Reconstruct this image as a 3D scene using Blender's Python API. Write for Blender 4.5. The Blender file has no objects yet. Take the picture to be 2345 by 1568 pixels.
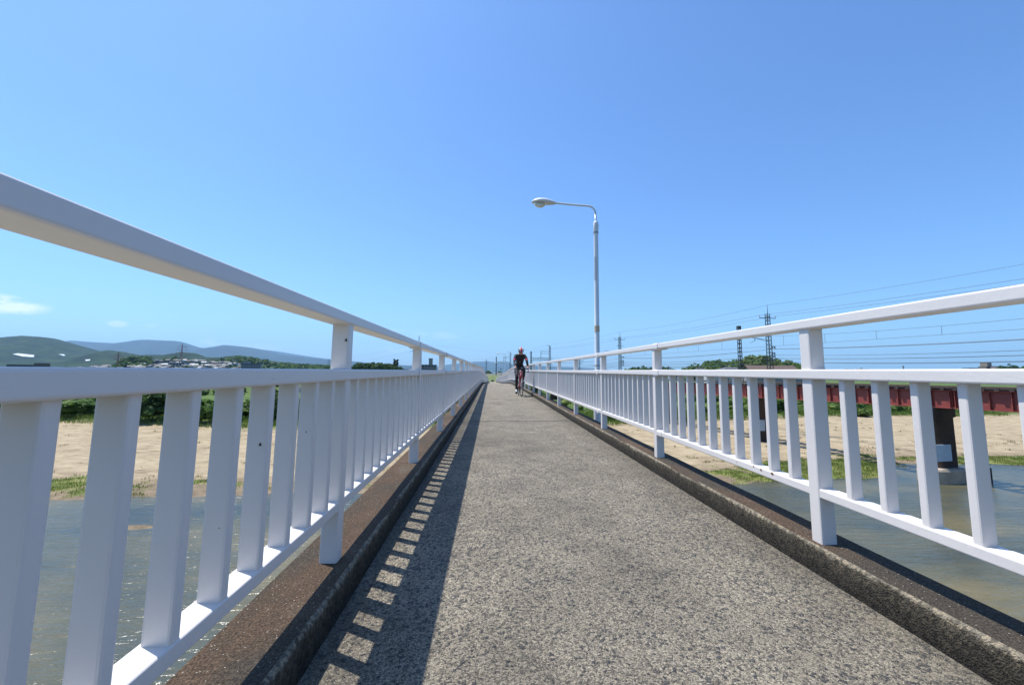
import bpy, bmesh, math, random
import numpy as np
from mathutils import Vector, Matrix, noise
random.seed(7); rng = np.random.default_rng(7)
SC = bpy.context.scene; COL = SC.collection
R = math.radians
# ------------------------------------------------------------------ camera
# picture is described on a 2345 x 1568 grid (focal length FPX on that grid)
FPX, CX, CY = 1050.0, 1172.5, 726.0
VX, VY, ROLL = 1124.0, 853.0, 0.0115
def _cd(px, py): return Vector(((px-CX)/FPX, -(py-CY)/FPX, 1.0))
_Y = _cd(VX, VY).normalized()
_Z = _Y.cross(_cd(VX+1000, VY+1000*ROLL))
if _Z.y < 0: _Z = -_Z
_Z.normalize(); _X = _Z.cross(_Y)
# rows = world axes in camera coordinates (right, up, forward)
def c2w(v): return Vector((_X.dot(v), _Y.dot(v), _Z.dot(v)))
RT, UP, FW = c2w(Vector((1,0,0))), c2w(Vector((0,1,0))), c2w(Vector((0,0,1)))
cam = bpy.data.objects.new("camera", bpy.data.cameras.new("camera")); COL.objects.link(cam)
cam.matrix_world = Matrix(((RT.x, UP.x, -FW.x, 0), (RT.y, UP.y, -FW.y, 0), (RT.z, UP.z, -FW.z, 0), (0,0,0,1)))
cam.data.sensor_width = 36; cam.data.lens = FPX/2345*36
cam.data.shift_y = (CY-784)/2345; cam.data.clip_start = 0.02; cam.data.clip_end = 60000
SC.camera = cam
def W(px, py, d):
    """world point seen at (px,py) at forward distance d along the bridge axis"""
    v = c2w(_cd(px, py)); return v*(d/v.y)
def hz(px): return VY + (px-VX)*ROLL
# ------------------------------------------------------------------ world, sun
SUNDIR = Vector((-0.374, 0.232, 1.0)).normalized()
ELEV = math.asin(SUNDIR.z); AZ = math.atan2(SUNDIR.x, SUNDIR.y)
wd = bpy.data.worlds.new("World"); SC.world = wd; wd.use_nodes = True
nt = wd.node_tree; N = nt.nodes; L = nt.links
for n in list(N): N.remove(n)
out = N.new('ShaderNodeOutputWorld'); bg = N.new('ShaderNodeBackground'); sky = N.new('ShaderNodeTexSky')
sky.sky_type = 'NISHITA'; sky.sun_disc = False; sky.sun_elevation = ELEV; sky.sun_rotation = AZ
sky.altitude = 0; sky.air_density = 1.0; sky.dust_density = 1.1; sky.ozone_density = 2.5
bg.inputs['Strength'].default_value = 0.12
hs = N.new('ShaderNodeMix'); hs.data_type='RGBA'; hs.blend_type='MULTIPLY'; hs.inputs[0].default_value=1
L.new(sky.outputs[0], hs.inputs[6]); hs.inputs[7].default_value=(.60,.885,1.21,1)
# small fair-weather clouds low on the left: soft patches of bright vapour in the sky itself
tc = N.new('ShaderNodeTexCoord')
def mth(op, a, b=None, c=None):
    n = N.new('ShaderNodeMath'); n.operation = op
    for i, v in enumerate((a, b, c)):
        if v is None: continue
        if isinstance(v, (int, float)): n.inputs[i].default_value = v
        else: L.new(v, n.inputs[i])
    return n.outputs[0]
sep = N.new('ShaderNodeSeparateXYZ'); L.new(tc.outputs['Generated'], sep.inputs[0])
nz = N.new('ShaderNodeTexNoise'); nz.inputs['Scale'].default_value = 34; nz.inputs['Detail'].default_value = 7; nz.inputs['Roughness'].default_value = .62
mp = N.new('ShaderNodeMapping'); mp.inputs['Scale'].default_value = (1,1,2.2); L.new(tc.outputs['Generated'], mp.inputs[0]); L.new(mp.outputs[0], nz.inputs['Vector'])
col = hs.outputs[2]; total = None
for (px, py, wx, wz, a) in [(10,700,66,17,1.15),(-25,690,60,18,1.0),(272,742,20,8,.5),(345,746,14,5,.25),(495,783,34,9,.35),(600,795,60,10,.18),(1000,768,70,12,.22),(900,800,60,10,.2),(880,756,120,6,.12)]:
    c = W(px, py, 1.0).normalized(); s = 1.0/FPX
    rt = Vector((c.y, -c.x, 0)).normalized(); up = rt.cross(c)
    def dotn(vec):
        n = N.new('ShaderNodeVectorMath'); n.operation = 'DOT_PRODUCT'; L.new(tc.outputs['Generated'], n.inputs[0]); n.inputs[1].default_value = vec; return n.outputs['Value']
    u = mth('DIVIDE', dotn(rt), wx*s*.85); v = mth('DIVIDE', mth('SUBTRACT', dotn(up), 0.0), wz*s*.85)
    r2 = mth('ADD', mth('MULTIPLY', u, u), mth('MULTIPLY', v, v))
    fr = mth('GREATER_THAN', dotn(c), 0)
    m = mth('MULTIPLY', mth('MULTIPLY', mth('SUBTRACT', 1.0, r2), 1.0), fr)
    m = mth('MULTIPLY', mth('MAXIMUM',m,0.0), mth('ADD', mth('MULTIPLY', mth('SUBTRACT', nz.outputs['Fac'], .5), 7.0), .9))
    m = mth('MULTIPLY', mth('MINIMUM', mth('MAXIMUM', m, 0.0), 1.0), a*.8)
    total = m if total is None else mth('MAXIMUM', total, m)
mx = N.new('ShaderNodeMix'); mx.data_type = 'RGBA'; L.new(total, mx.inputs[0]); L.new(col, mx.inputs[6]); mx.inputs[7].default_value = (7.2, 7.8, 8.6, 1)
L.new(mx.outputs[2], bg.inputs['Color']); L.new(bg.outputs[0], out.inputs['Surface'])
sl_ = bpy.data.lights.new("sun", 'SUN'); sl_.energy = 5.0; sl_.angle = R(0.53); sl_.color = (1, .955, .89)
so = bpy.data.objects.new("sun", sl_); COL.objects.link(so)
so.rotation_euler = SUNDIR.to_track_quat('Z', 'Y').to_euler(); so.location = (0,0,50)
SC.view_settings.view_transform = 'Standard'; SC.view_settings.look = 'None'
SC.view_settings.exposure = 0.50; SC.view_settings.gamma = 1.0
SC.cycles.volume_bounces = 1; SC.cycles.max_bounces = 8
# ------------------------------------------------------------------ helpers
def tag(o, label=None, cat=None, group=None, kind=None):
    if label: o['label'] = label
    if cat: o['category'] = cat
    if group: o['group'] = group
    if kind: o['kind'] = kind
    return o
def empty(name, loc=(0,0,0), rz=0, parent=None):
    o = bpy.data.objects.new(name, None); COL.objects.link(o); o.location = loc; o.rotation_euler = (0,0,rz); o.empty_display_size = .2
    if parent: o.parent = parent
    return o
class MB:
    def __init__(s): s.v=[]; s.f=[]; s.m=[]; s.sm=[]
    def add(s, vs, fs, mi=0, smooth=False):
        b = len(s.v); s.v += [tuple(p) for p in vs]
        for f in fs: s.f.append(tuple(i+b for i in f)); s.m.append(mi); s.sm.append(smooth)
    def box(s, x0,x1,y0,y1,z0,z1, mi=0, M=None):
        vs = [Vector((x,y,z)) for z in (z0,z1) for y in (y0,y1) for x in (x0,x1)]
        if M is not None: vs = [M@p for p in vs]
        s.add(vs, [(0,2,3,1),(4,5,7,6),(0,1,5,4),(2,6,7,3),(0,4,6,2),(1,3,7,5)], mi)
    def loft(s, rings, mi=0, smooth=False, closed=True, caps=True):
        n = len(rings[0]); b=len(s.v); vs=[p for r in rings for p in r]; fs=[]
        for i in range(len(rings)-1):
            for j in range(n if closed else n-1):
                k=(j+1)%n; fs.append((i*n+j, i*n+k, (i+1)*n+k, (i+1)*n+j))
        s.add(vs, fs, mi, smooth)
        if caps and closed:
            if smooth:
                s.add(rings[0],[tuple(reversed(range(n)))],mi); s.add(rings[-1],[tuple(range(n))],mi)
            else:
                s.f.append(tuple(b+j for j in reversed(range(n)))); s.m.append(mi); s.sm.append(False)
                s.f.append(tuple(b+(len(rings)-1)*n+j for j in range(n))); s.m.append(mi); s.sm.append(False)
    def tube(s, path, r, n=8, mi=0, smooth=True, caps=True):
        path=[Vector(p) for p in path]; rings=[]; ref=None
        for i,p in enumerate(path):
            t=(path[min(i+1,len(path)-1)]-path[max(i-1,0)]).normalized()
            if ref is None:
                ref = Vector((0,0,1)) if abs(t.z)<.9 else Vector((1,0,0))
            a=t.cross(ref).normalized(); b=t.cross(a).normalized(); ref = a.cross(t).normalized() if True else ref
            rr = r[i] if isinstance(r,(list,tuple)) else r
            rings.append([p+a*math.cos(2*math.pi*k/n)*rr+b*math.sin(2*math.pi*k/n)*rr for k in range(n)])
        s.loft(rings, mi, smooth, True, caps)
    def bar(s, p, q, w, h=None, mi=0):
        p=Vector(p); q=Vector(q); h=h or w; t=(q-p).normalized(); ref=Vector((0,0,1)) if abs(t.z)<.95 else Vector((0,1,0))
        a=t.cross(ref).normalized()*w/2; b=a.cross(t).normalized()*h/2
        s.loft([[c+a+b,c+a-b,c-a-b,c-a+b] for c in (p,q)], mi)
    def build(s, name, mats, parent=None, smooth=None):
        me=bpy.data.meshes.new(name); me.from_pydata(s.v, [], s.f)
        mats = mats if isinstance(mats,(list,tuple)) else [mats]
        for m in mats: me.materials.append(m)
        me.polygons.foreach_set('material_index', s.m)
        me.polygons.foreach_set('use_smooth', [smooth if smooth is not None else x for x in s.sm])
        me.update(); o=bpy.data.objects.new(name, me); COL.objects.link(o)
        if parent: o.parent=parent
        return o
def rrect(x0,x1,z0,z1,r,seg=3):
    pts=[]
    for cx,cz,a0 in ((x1-r,z1-r,0),(x0+r,z1-r,90),(x0+r,z0+r,180),(x1-r,z0+r,270)):
        for k in range(seg+1):
            a=R(a0+90*k/seg); pts.append((cx+r*math.cos(a), cz+r*math.sin(a)))
    return pts
def copy_tree(o, parent=None):
    kids=[c for c in COL.objects if c.parent==o]
    c=o.copy(); COL.objects.link(c)
    if parent: c.parent=parent
    for k in kids: copy_tree(k, c)
    return c
# ------------------------------------------------------------------ materials
class NT:
    def __init__(s, name):
        s.mat=bpy.data.materials.new(name); s.mat.use_nodes=True; s.t=s.mat.node_tree; s.N=s.t.nodes; s.L=s.t.links
        s.b=s.N['Principled BSDF']; s.g=s.N.new('ShaderNodeNewGeometry'); s.o=s.N['Material Output']
    def val(s, inp, v):
        if isinstance(v,(int,float)): inp.default_value=v
        elif isinstance(v,tuple): inp.default_value = v if len(v)==len(inp.default_value) else v+(1,)
        else: s.L.new(v, inp)
    def map(s, scale, src=None):
        n=s.N.new('ShaderNodeMapping'); n.inputs['Scale'].default_value=scale; s.L.new(src or s.g.outputs['Position'], n.inputs[0]); return n.outputs[0]
    def noise(s, scale, detail=4, rough=.55, vec=None, dist=0):
        n=s.N.new('ShaderNodeTexNoise'); n.inputs['Scale'].default_value=scale; n.inputs['Detail'].default_value=detail; n.inputs['Roughness'].default_value=rough; n.inputs['Distortion'].default_value=dist
        s.L.new(vec or s.g.outputs['Position'], n.inputs['Vector']); return n.outputs['Fac']
    def voro(s, scale, feature='F1', vec=None, outn='Distance', rnd=1):
        n=s.N.new('ShaderNodeTexVoronoi'); n.feature=feature; n.inputs['Scale'].default_value=scale; n.inputs['Randomness'].default_value=rnd
        s.L.new(vec or s.g.outputs['Position'], n.inputs['Vector']); return n.outputs[outn]
    def ramp(s, fac, stops, interp='LINEAR'):
        n=s.N.new('ShaderNodeValToRGB'); n.color_ramp.interpolation=interp; e=n.color_ramp.elements
        while len(e)<len(stops): e.new(.5)
        for x,(p,c) in zip(e,stops):
            x.position=p; c=(c,c,c) if isinstance(c,(int,float)) else c; x.color=tuple(c)+(1,)
        s.L.new(fac,n.inputs[0]); return n.outputs[0]
    def mix(s, fac, a, b, mode='MIX'):
        n=s.N.new('ShaderNodeMix'); n.data_type='RGBA'; n.blend_type=mode
        s.val(n.inputs[0],fac); s.val(n.inputs[6],a); s.val(n.inputs[7],b); return n.outputs[2]
    def math(s, op, a, b=None, clamp=False):
        n=s.N.new('ShaderNodeMath'); n.operation=op; n.use_clamp=clamp; s.val(n.inputs[0],a)
        if b is not None: s.val(n.inputs[1],b)
        return n.outputs[0]
    def xyz(s, src=None):
        n=s.N.new('ShaderNodeSeparateXYZ'); s.L.new(src or s.g.outputs['Position'], n.inputs[0]); return n.outputs
    def attr(s, name):
        n=s.N.new('ShaderNodeAttribute'); n.attribute_name=name; return n.outputs['Fac']
    def bump(s, h, strength=.3, dist=.01, prev=None):
        n=s.N.new('ShaderNodeBump'); n.inputs['Strength'].default_value=strength; n.inputs['Distance'].default_value=dist
        s.L.new(h,n.inputs['Height'])
        if prev is not None: s.L.new(prev,n.inputs['Normal'])
        return n.outputs[0]
    def fin(s, color=None, rough=None, normal=None, metal=None, spec=None):
        if color is not None: s.val(s.b.inputs['Base Color'],color)
        if rough is not None: s.val(s.b.inputs['Roughness'],rough)
        if normal is not None: s.L.new(normal,s.b.inputs['Normal'])
        if metal is not None: s.b.inputs['Metallic'].default_value=metal
        if spec is not None: s.b.inputs['Specular IOR Level'].default_value=spec
        return s.mat
def simple(name, c, rough=.6, var=.15, scale=6, metal=0, spec=None):
    n=NT(name); f=n.noise(scale,5); lo=tuple(x*(1-var) for x in c); hi=tuple(min(1,x*(1+var)) for x in c)
    return n.fin(n.ramp(f,[(.3,lo),(.7,hi)]), rough, metal=metal, spec=spec)
def m_paint():
    n=NT('white_fence_paint')
    big=n.noise(1.6,4); fine=n.noise(55,3); base=n.ramp(big,[(.3,(.635,.60,.57)),(.7,(.68,.645,.61))])
    # flaked spots and rust specks, very sparse
    v=n.noise(9,2); spot=n.ramp(n.noise(26,4,.6),[(.735,0),(.75,1)])
    sp=n.mix(spot, base, (.30,.20,.13)); dirt=n.ramp(n.noise(3.2,6,.7),[(.55,0),(.85,.25)])
    c=n.mix(dirt, sp, (.55,.53,.49))
    h=n.math('ADD', n.math('MULTIPLY',n.noise(130,2),.4), n.math('MULTIPLY', n.noise(28,4),1.0))
    return n.fin(c,.38,n.bump(h,.22,.003),spec=.45)
def m_chip(): return simple('bare_dark_metal',(.03,.028,.03),.7,.3,60)
def m_deck():
    n=NT('exposed_aggregate_concrete')
    P=n.map((1,1,.25))
    warp=n.N.new('ShaderNodeVectorMath'); warp.operation='ADD'
    nn=n.N.new('ShaderNodeTexNoise'); nn.inputs['Scale'].default_value=60; n.L.new(P,nn.inputs['Vector'])
    sc=n.N.new('ShaderNodeVectorMath'); sc.operation='SCALE'; sc.inputs['Scale'].default_value=.017; n.L.new(nn.outputs['Color'],sc.inputs[0])
    n.L.new(P,warp.inputs[0]); n.L.new(sc.outputs[0],warp.inputs[1]); PW=warp.outputs[0]
    edge=n.voro(82,'DISTANCE_TO_EDGE',PW); cell=n.voro(82,'F1',PW,'Color'); cs=n.xyz(cell)
    edge2=n.voro(175,'DISTANCE_TO_EDGE',PW); cell2=n.voro(175,'F1',PW,'Color'); cs2=n.xyz(cell2)
    big=n.noise(.9,5,.6); med=n.noise(7,6,.7)
    matrix=n.mix(n.ramp(n.noise(210,3,.7),[(.35,0),(.65,1)]),(.15,.13,.10),(.60,.54,.43))
    stone=n.ramp(cs[0],[(0,(.085,.09,.10)),(.35,(.13,.13,.14)),(.6,(.21,.195,.17)),(.85,(.33,.295,.24)),(1,(.46,.42,.35))])
    stone2=n.ramp(cs2[0],[(0,(.065,.064,.064)),(.4,(.17,.155,.13)),(.7,(.36,.325,.265)),(1,(.60,.55,.45))])
    # share of exposed stones grows on worn patches
    worn=n.math('ADD', n.math('MULTIPLY',med,.75), n.math('MULTIPLY',big,.75))
    thr=n.math('LESS_THAN', cs[1], n.ramp(worn,[(.62,.10),(.95,.75)]))
    inst=n.math('MULTIPLY', thr, n.ramp(edge,[(.04,0),(.10,1)]))
    inst2=n.math('MULTIPLY', n.math('LESS_THAN',cs2[1],.75), n.ramp(edge2,[(.05,0),(.12,1)]))
    c=n.mix(inst2, matrix, stone2); c=n.mix(inst, c, stone)
    tone=n.ramp(n.math('ADD',n.math('MULTIPLY',big,.6),n.math('MULTIPLY',n.noise(2.6,6,.7),.5)),[(.40,(.46,.45,.43)),(.66,(.87,.845,.79))])
    c=n.mix(1.0,c,tone,'MULTIPLY')
    # dark grime along both kerbs
    x=n.xyz()[0]; gr=n.math('MULTIPLY', n.ramp(n.math('ADD', x, n.math('MULTIPLY', n.noise(1.5,5,.7),.34)),[(0,0),(1,1)]),1.0)
    eR=n.math('MULTIPLY_ADD',0,0)
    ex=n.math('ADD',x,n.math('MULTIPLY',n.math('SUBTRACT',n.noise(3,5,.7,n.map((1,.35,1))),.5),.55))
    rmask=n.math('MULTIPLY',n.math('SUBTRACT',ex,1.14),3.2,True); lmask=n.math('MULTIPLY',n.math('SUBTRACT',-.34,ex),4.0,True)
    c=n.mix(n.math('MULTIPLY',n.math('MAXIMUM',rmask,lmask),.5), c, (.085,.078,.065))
    h=n.math('ADD', n.math('MULTIPLY',inst,n.math('MULTIPLY',n.math('MINIMUM',edge,.25),4.0)), n.math('MULTIPLY',n.noise(300,3,.7),.5))
    h=n.math('ADD',h,n.math('MULTIPLY',inst2,.4))
    return n.fin(c,.86,n.bump(h,1.0,.007),spec=.3)
def m_kerb():
    n=NT('weathered_kerb_concrete')
    big=n.noise(1.1,6,.65,n.map((2.2,.8,2.2))); fine=n.noise(140,4,.7); z=n.xyz()[2]
    peb=n.voro(170,'F1',None,'Color'); ps=n.xyz(peb); pd=n.voro(170)
    c=n.ramp(big,[(.3,(.045,.039,.030)),(.44,(.07,.056,.040)),(.56,(.10,.065,.040)),(.72,(.135,.115,.085))])
    c=n.mix(1.0,c,n.ramp(fine,[(.33,(.4,.4,.4)),(.5,(.95,.95,.95)),(.68,(1.9,1.85,1.8))]),'MULTIPLY')
    c=n.mix(n.math('MULTIPLY',n.math('LESS_THAN',ps[0],.03),n.math('LESS_THAN',pd,.33)),c,(.45,.41,.35))
    # inner faces are blackened by runoff towards the deck, arrises worn pale
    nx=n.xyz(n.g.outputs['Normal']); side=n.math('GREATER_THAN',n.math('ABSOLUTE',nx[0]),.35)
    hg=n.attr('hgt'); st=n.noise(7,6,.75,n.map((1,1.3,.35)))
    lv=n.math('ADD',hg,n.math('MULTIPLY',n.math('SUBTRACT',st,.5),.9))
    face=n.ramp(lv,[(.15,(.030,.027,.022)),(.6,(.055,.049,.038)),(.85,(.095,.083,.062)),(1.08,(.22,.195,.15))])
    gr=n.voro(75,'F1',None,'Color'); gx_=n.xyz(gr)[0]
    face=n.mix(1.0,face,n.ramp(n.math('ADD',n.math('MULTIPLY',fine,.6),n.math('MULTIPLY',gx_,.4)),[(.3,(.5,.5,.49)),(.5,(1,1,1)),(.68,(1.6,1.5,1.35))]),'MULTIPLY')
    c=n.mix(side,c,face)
    h=n.math('ADD',n.math('MULTIPLY',fine,1.0),n.math('ADD',n.math('MULTIPLY',pd,.8),n.math('MULTIPLY',n.noise(45,4,.7),1.3)))
    return n.fin(c,.9,n.bump(h,.9,.009),spec=.2)
PAINT=m_paint(); CHIP=m_chip(); DECK=m_deck(); KERB=m_kerb()
CONC=simple('grey_concrete',(.30,.285,.25),.9,.25,2.2)
JOINT=simple('joint_filler',(.035,.033,.03),.9,.3,20)
# ------------------------------------------------------------------ bridge profile
PY=[-30,0,8,18,26,32,38,46,56,70,95,131,160]
PZ=[-1.06,-.88,-.845,-.79,-.752,-.77,-.90,-1.10,-1.32,-1.56,-1.98,-2.55,-2.62]
def deckz(y, x=0):
    z=sum(np.interp(y+o,PY,PZ) for o in (-2.2,-1.1,0,1.1,2.2))/5
    return float(z)+.0115*x
EYE_OFF = .88      # camera height over the deck at y = 0
DK=-float(deckz(0))
YS=[-8+ .5*i for i in range(0,80)]+[32+1.0*i for i in range(0,100)]
YEND=131
YS=[y for y in YS if y<=YEND]
XL,XR=-.533,1.432      # kerb inner faces
KH=.12
def strip(mb, prof, ys, mi=0, zf=deckz):
    mb.loft([[Vector((x, y, zf(y,x)+z)) for x,z in prof] for y in ys], mi)
# deck slab
mb=MB(); strip(mb,[(XL-.02,-.35),(XR+.02,-.35),(XR+.02,0),(.9,.006),(.45,.009),(0,.006),(XL-.02,0)][::-1],YS)
deck=mb.build('bridge_deck',[DECK]); tag(deck,kind='structure')
# under-slab beams and piers
mb=MB()
for x0,x1 in ((-.45,-.1),(.95,1.3)): strip(mb,[(x0,-.95),(x1,-.95),(x1,-.36),(x0,-.36)][::-1],YS)
beams=mb.build('bridge_beams',[CONC]); tag(beams,kind='structure')
mb=MB()
for y in (-14,6.5,28,49.5,71,92.5,114):
    mb.box(-.5,1.4,y-.4,y+.4,-8,deckz(y)-1.36); mb.box(-.85,1.75,y-.5,y+.5,deckz(y)-1.36,deckz(y)-.96)
o=mb.build('bridge_piers',[CONC]); tag(o,kind='structure')
# joints across the deck: thin strips a few mm proud
mb=MB()
for y in (-1.9,8.1,28.0,48,68,88,108):
    n=24; a=[];b=[]
    for i in range(n+1):
        x=XL+(XR-XL)*i/n; w=.017+.006*noise.noise((x*6,y,0)); dy=.012*noise.noise((x*3,y,5))
        a.append(Vector((x,y+dy-w,deckz(y,x)+.0125))); b.append(Vector((x,y+dy+w,deckz(y,x)+.0125)))
    mb.loft([a,b],0,False,False,False)
o=mb.build('deck_joints',[JOINT]); tag(o,kind='structure')
# kerbs: a touch wavy, with worn chamfer
def kerb(side):
    mb=MB(); A=[]
    cuts=[-8,-3.9,.0,3.95,8.1,12.1,16.0,20.1,24.0,28.0,32,36,40,44,48,54,60,68,76,88,100,108,120,131]
    if side>0: cuts=[-8,-2,1.1,4.6,7.6,11.6,15.5,19.6,23.7,28,32,36,40,44,48,54,60,68,76,88,100,108,120,131]
    for ca,cb in zip(cuts[:-1],cuts[1:]):
        n=max(3,int((cb-ca)/(.12 if cb<13 else .4 if cb<40 else 1.5))); ys=[ca+.004+(cb-ca-.008)*i/n for i in range(n+1)]
        rings=[]; off=.003*noise.noise((ca*3.3,side,1)); offz=.003*noise.noise((ca*1.3,side,8))
        for y in ys:
            wob=.006*noise.noise((y*.9,side*7,0))+.003*noise.noise((y*6.1,side*3,2))+off; hz_=.004*noise.noise((y*1.3,side,9))+offz
            xi = XL if side<0 else XR; xo=-.79 if side<0 else 1.635; s=-1 if side<0 else 1
            c=.012+.006*noise.noise((y*3.3,side*5,4))+.005*noise.noise((y*11,side*5,4))
            e=min(y-ys[0],ys[-1]-y); c+=.010*max(0,1-e/.05)
            prof=[(xi+wob,-.30),(xi+wob,-.001),(xi+wob*.8,KH*.5),(xi+wob+.002*noise.noise((y*9,2,side)),KH-c*1.25),(xi+wob+s*c*.35,KH-c*.42),(xi+wob+s*c*1.2,KH+hz_),(xo-s*.012,KH+hz_+.004),(xo+.005*noise.noise((y*8,5,side)),KH-.012),(xo,-.42),(xi+s*.1,-.42)]
            at=[0,0,.5,.86,1,1,1,1,1,0]
            ring=[Vector((x,y,deckz(y,x)+z)) for x,z in prof]
            if side<0: ring=ring[::-1]; at=at[::-1]
            rings.append(ring); A+=at
        mb.loft(rings)
    o=mb.build('kerb',[KERB]); a_=o.data.attributes.new('hgt','FLOAT','POINT'); a_.data.foreach_set('value',A); tag(o,kind='structure'); return o
kerb(-1); kerb(1)
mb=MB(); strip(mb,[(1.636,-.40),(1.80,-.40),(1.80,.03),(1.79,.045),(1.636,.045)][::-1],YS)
o=mb.build('kerb_shade_strip',[simple('shade_strip_black',(.018,.017,.016),.8,.4,6)]); tag(o,kind='structure')  # added strip beside the right kerb, coloured black to stand for the railing's shadow
# ------------------------------------------------------------------ railings
def zref(y,x): return deckz(y,x)+EYE_OFF-.0115*0      # fence heights are given relative to the local eye line
def railing(side):
    s=-1 if side<0 else 1; F=.599 if side<0 else 1.468      # inner face of the posts
    y0=1.985 if side<0 else 2.110; BA,BB=(.006,.062) if side<0 else (.010,.060)
    root=empty('bridge_railing',(0,0,0))
    def X(a,b):   # a..b measured outward from the inner post face
        u=s*(F+a); v=s*(F+b); return (min(u,v),max(u,v))
    def sweep(name, a,b,z0,z1,ys,r=.007,parent=root,mats=[PAINT]):
        x0,x1=X(a,b); prof=rrect(x0,x1,z0,z1,r)
        mb=MB(); mb.loft([[Vector((x,y,zref(y,x)+z)) for x,z in reversed(prof)] for y in ys]); return mb.build(name,mats,parent)
    joints=[-7.4,y0+2.0-.09,y0+4.0+.16,y0+8-.1,y0+16-.1,y0+24-.1,y0+40-.1,y0+64-.1,y0+96-.1,YEND-.6]
    def ysec(a,b):
        out=[a]; y=math.ceil(a/1.0)*1.0
        while y<b-.05:
            if y>a+.05: out.append(y)
            y+=1.0 if y<50 else 3.0
        out.append(b); return out
    for a,b in zip(joints[:-1],joints[1:]):
        ys=ysec(a+.003,b-.003)
        sweep('top_rail',-.010,.080,.193,.238,ys); sweep('middle_rail',-.010,.080,-.040,.0055,ys); sweep('bottom_rail',.003,.072,-.563,-.523,ys,.006)
    for k,j in enumerate(joints[1:-2]):
        for nm,a,b,z0,z1 in (('rail_sleeve',-.015,.085,.183,.2425),('rail_sleeve',-.015,.085,-.049,.010),('rail_sleeve',.0,.07,-.572,-.518)):
            sweep(nm,a,b,z0,z1,[j-.055,j+.055],.014)
        if k==1:
            for z in (.205,-.02,-.545):
                x0,x1=X(-.019,-.0155); mb=MB(); zz=zref(j,0)
                mb.box(x0,x1,j-.02,j+.02,zz+z-.01,zz+z+.012,0); mb.box(x0-.002,x1+.002,j-.012,j+.004,zz+z-.022,zz+z-.004,0); mb.build('rail_clip',[PAINT],root)
    posts=[]; y=y0
    while y>-6: y-=2
    while y<YEND-.5: posts.append(y); y+=2
    posts=[p for p in posts if p>-2.2]
    def vbar(name, y, a,b,w,z0,z1,r, parent=root):
        x0,x1=X(a,b); prof=rrect(x0,x1,y-w/2,y+w/2,r,2)
        mb=MB(); mb.loft([[Vector((x,yy,(zref(y,x)+z if z>z0+1e-6 or z0>-.7 else deckz(y,x)+KH-.01))) for x,yy in prof] for z in (z0,z1)])
        return mb.build(name,[PAINT],parent)
    for y in posts: vbar('post',y-(.021 if side>0 and 1<y<3 else 0),0,.07,.07,-.78,.195,.008)
    bals=[]
    for p in posts:
        for k in range(1,12):
            yb=p+2*k/12
            yb+= (.022 if yb<.72 else .006 if yb<1.98 else 0) if side<0 else (-.052 if yb<2.1 else -.012 if yb<4.1 else 0)
            if yb<YEND-.6: bals.append(yb)
    # nearest in view first
    near=[b for b in bals if (b>.10 if side<0 else b>.5)]
    near.sort(); ind=set(near[:99])
    rest=MB()
    for b in bals:
        if b in ind: vbar('baluster',b,BA,BB,.033,-.526,-.034,.006)
        else:
            x0,x1=X(BA,BB); prof=rrect(x0,x1,b-.0165,b+.0165,.005,1) if b<40 else [(x1,b-.0165),(x1,b+.0165),(x0,b+.0165),(x0,b-.0165)]
            rest.loft([[Vector((x,yy,zref(b,x)+z)) for x,yy in prof] for z in (-.526,-.034)])
    r=rest.build('baluster',[PAINT],root); r['kind']='stuff'
    return root,X
RL,XLf=railing(-1); tag(RL,'white painted metal railing on the left kerb, in shade, close to the camera','railing')
RR,XRf=railing(1); tag(RR,'white painted metal railing on the right kerb, sunlit, beside the railway','railing')
# paint chips on the left railing (real small flakes of bare metal)
def chip(root,x,y,z,pts,nx):
    mb=MB(); a=[Vector((x,y+p*.001,z+q*.001)) for p,q in pts]; b=[v+Vector((nx*.0012,0,0)) for v in a]
    mb.loft([a,b]); mb.build('paint_chip',[CHIP],root)
def chipf(root,x,y,z,pts):
    mb=MB(); a=[Vector((x+p*.001,y,z+q*.001)) for p,q in pts]; b=[v+Vector((0,-.0012,0)) for v in a]
    mb.loft([a,b]); mb.build('paint_chip',[CHIP],root)
chipf(RL,-.606,1.9498,.128,[(-8,-6),(-6,4),(-1,8),(2,3),(1,-8),(-4,-3)])
chipf(RL,-.622,1.991-4*.16667-.0168,-.20,[(-3,-4),(-2,4),(2,3),(3,-3),(0,-5)])
for k,z in ((5,-.26),(7,-.22),(5,-.3),(8,-.4),(3,-.42)):
    chip(RL,-.6085,1.985+k*.16667+.004,z,[(-2,-5),(-2,5),(2,6),(2,-4)],1)
RUST=simple('rust_spot',(.16,.06,.02),.85,.4,90)
for dy,dz,sz in ((0,-.531,1.3),(.10,-.533,1.0),(.17,-.529,.7),(-1.30,-.552,.7)):
    y=2.40+dy; x0=XRf(.003,.004)[0]; mb=MB(); a=[Vector((x0,y+p*.001*sz,zref(y,0)+.017+dz+q*.001*sz)) for p,q in ((-9,-3),(-6,3),(2,5),(9,3),(7,-4),(0,-6))]
    mb.loft([a,[v+Vector((-.0012,0,0)) for v in a]]); mb.build('rust_patch',[RUST],RR)
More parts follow.
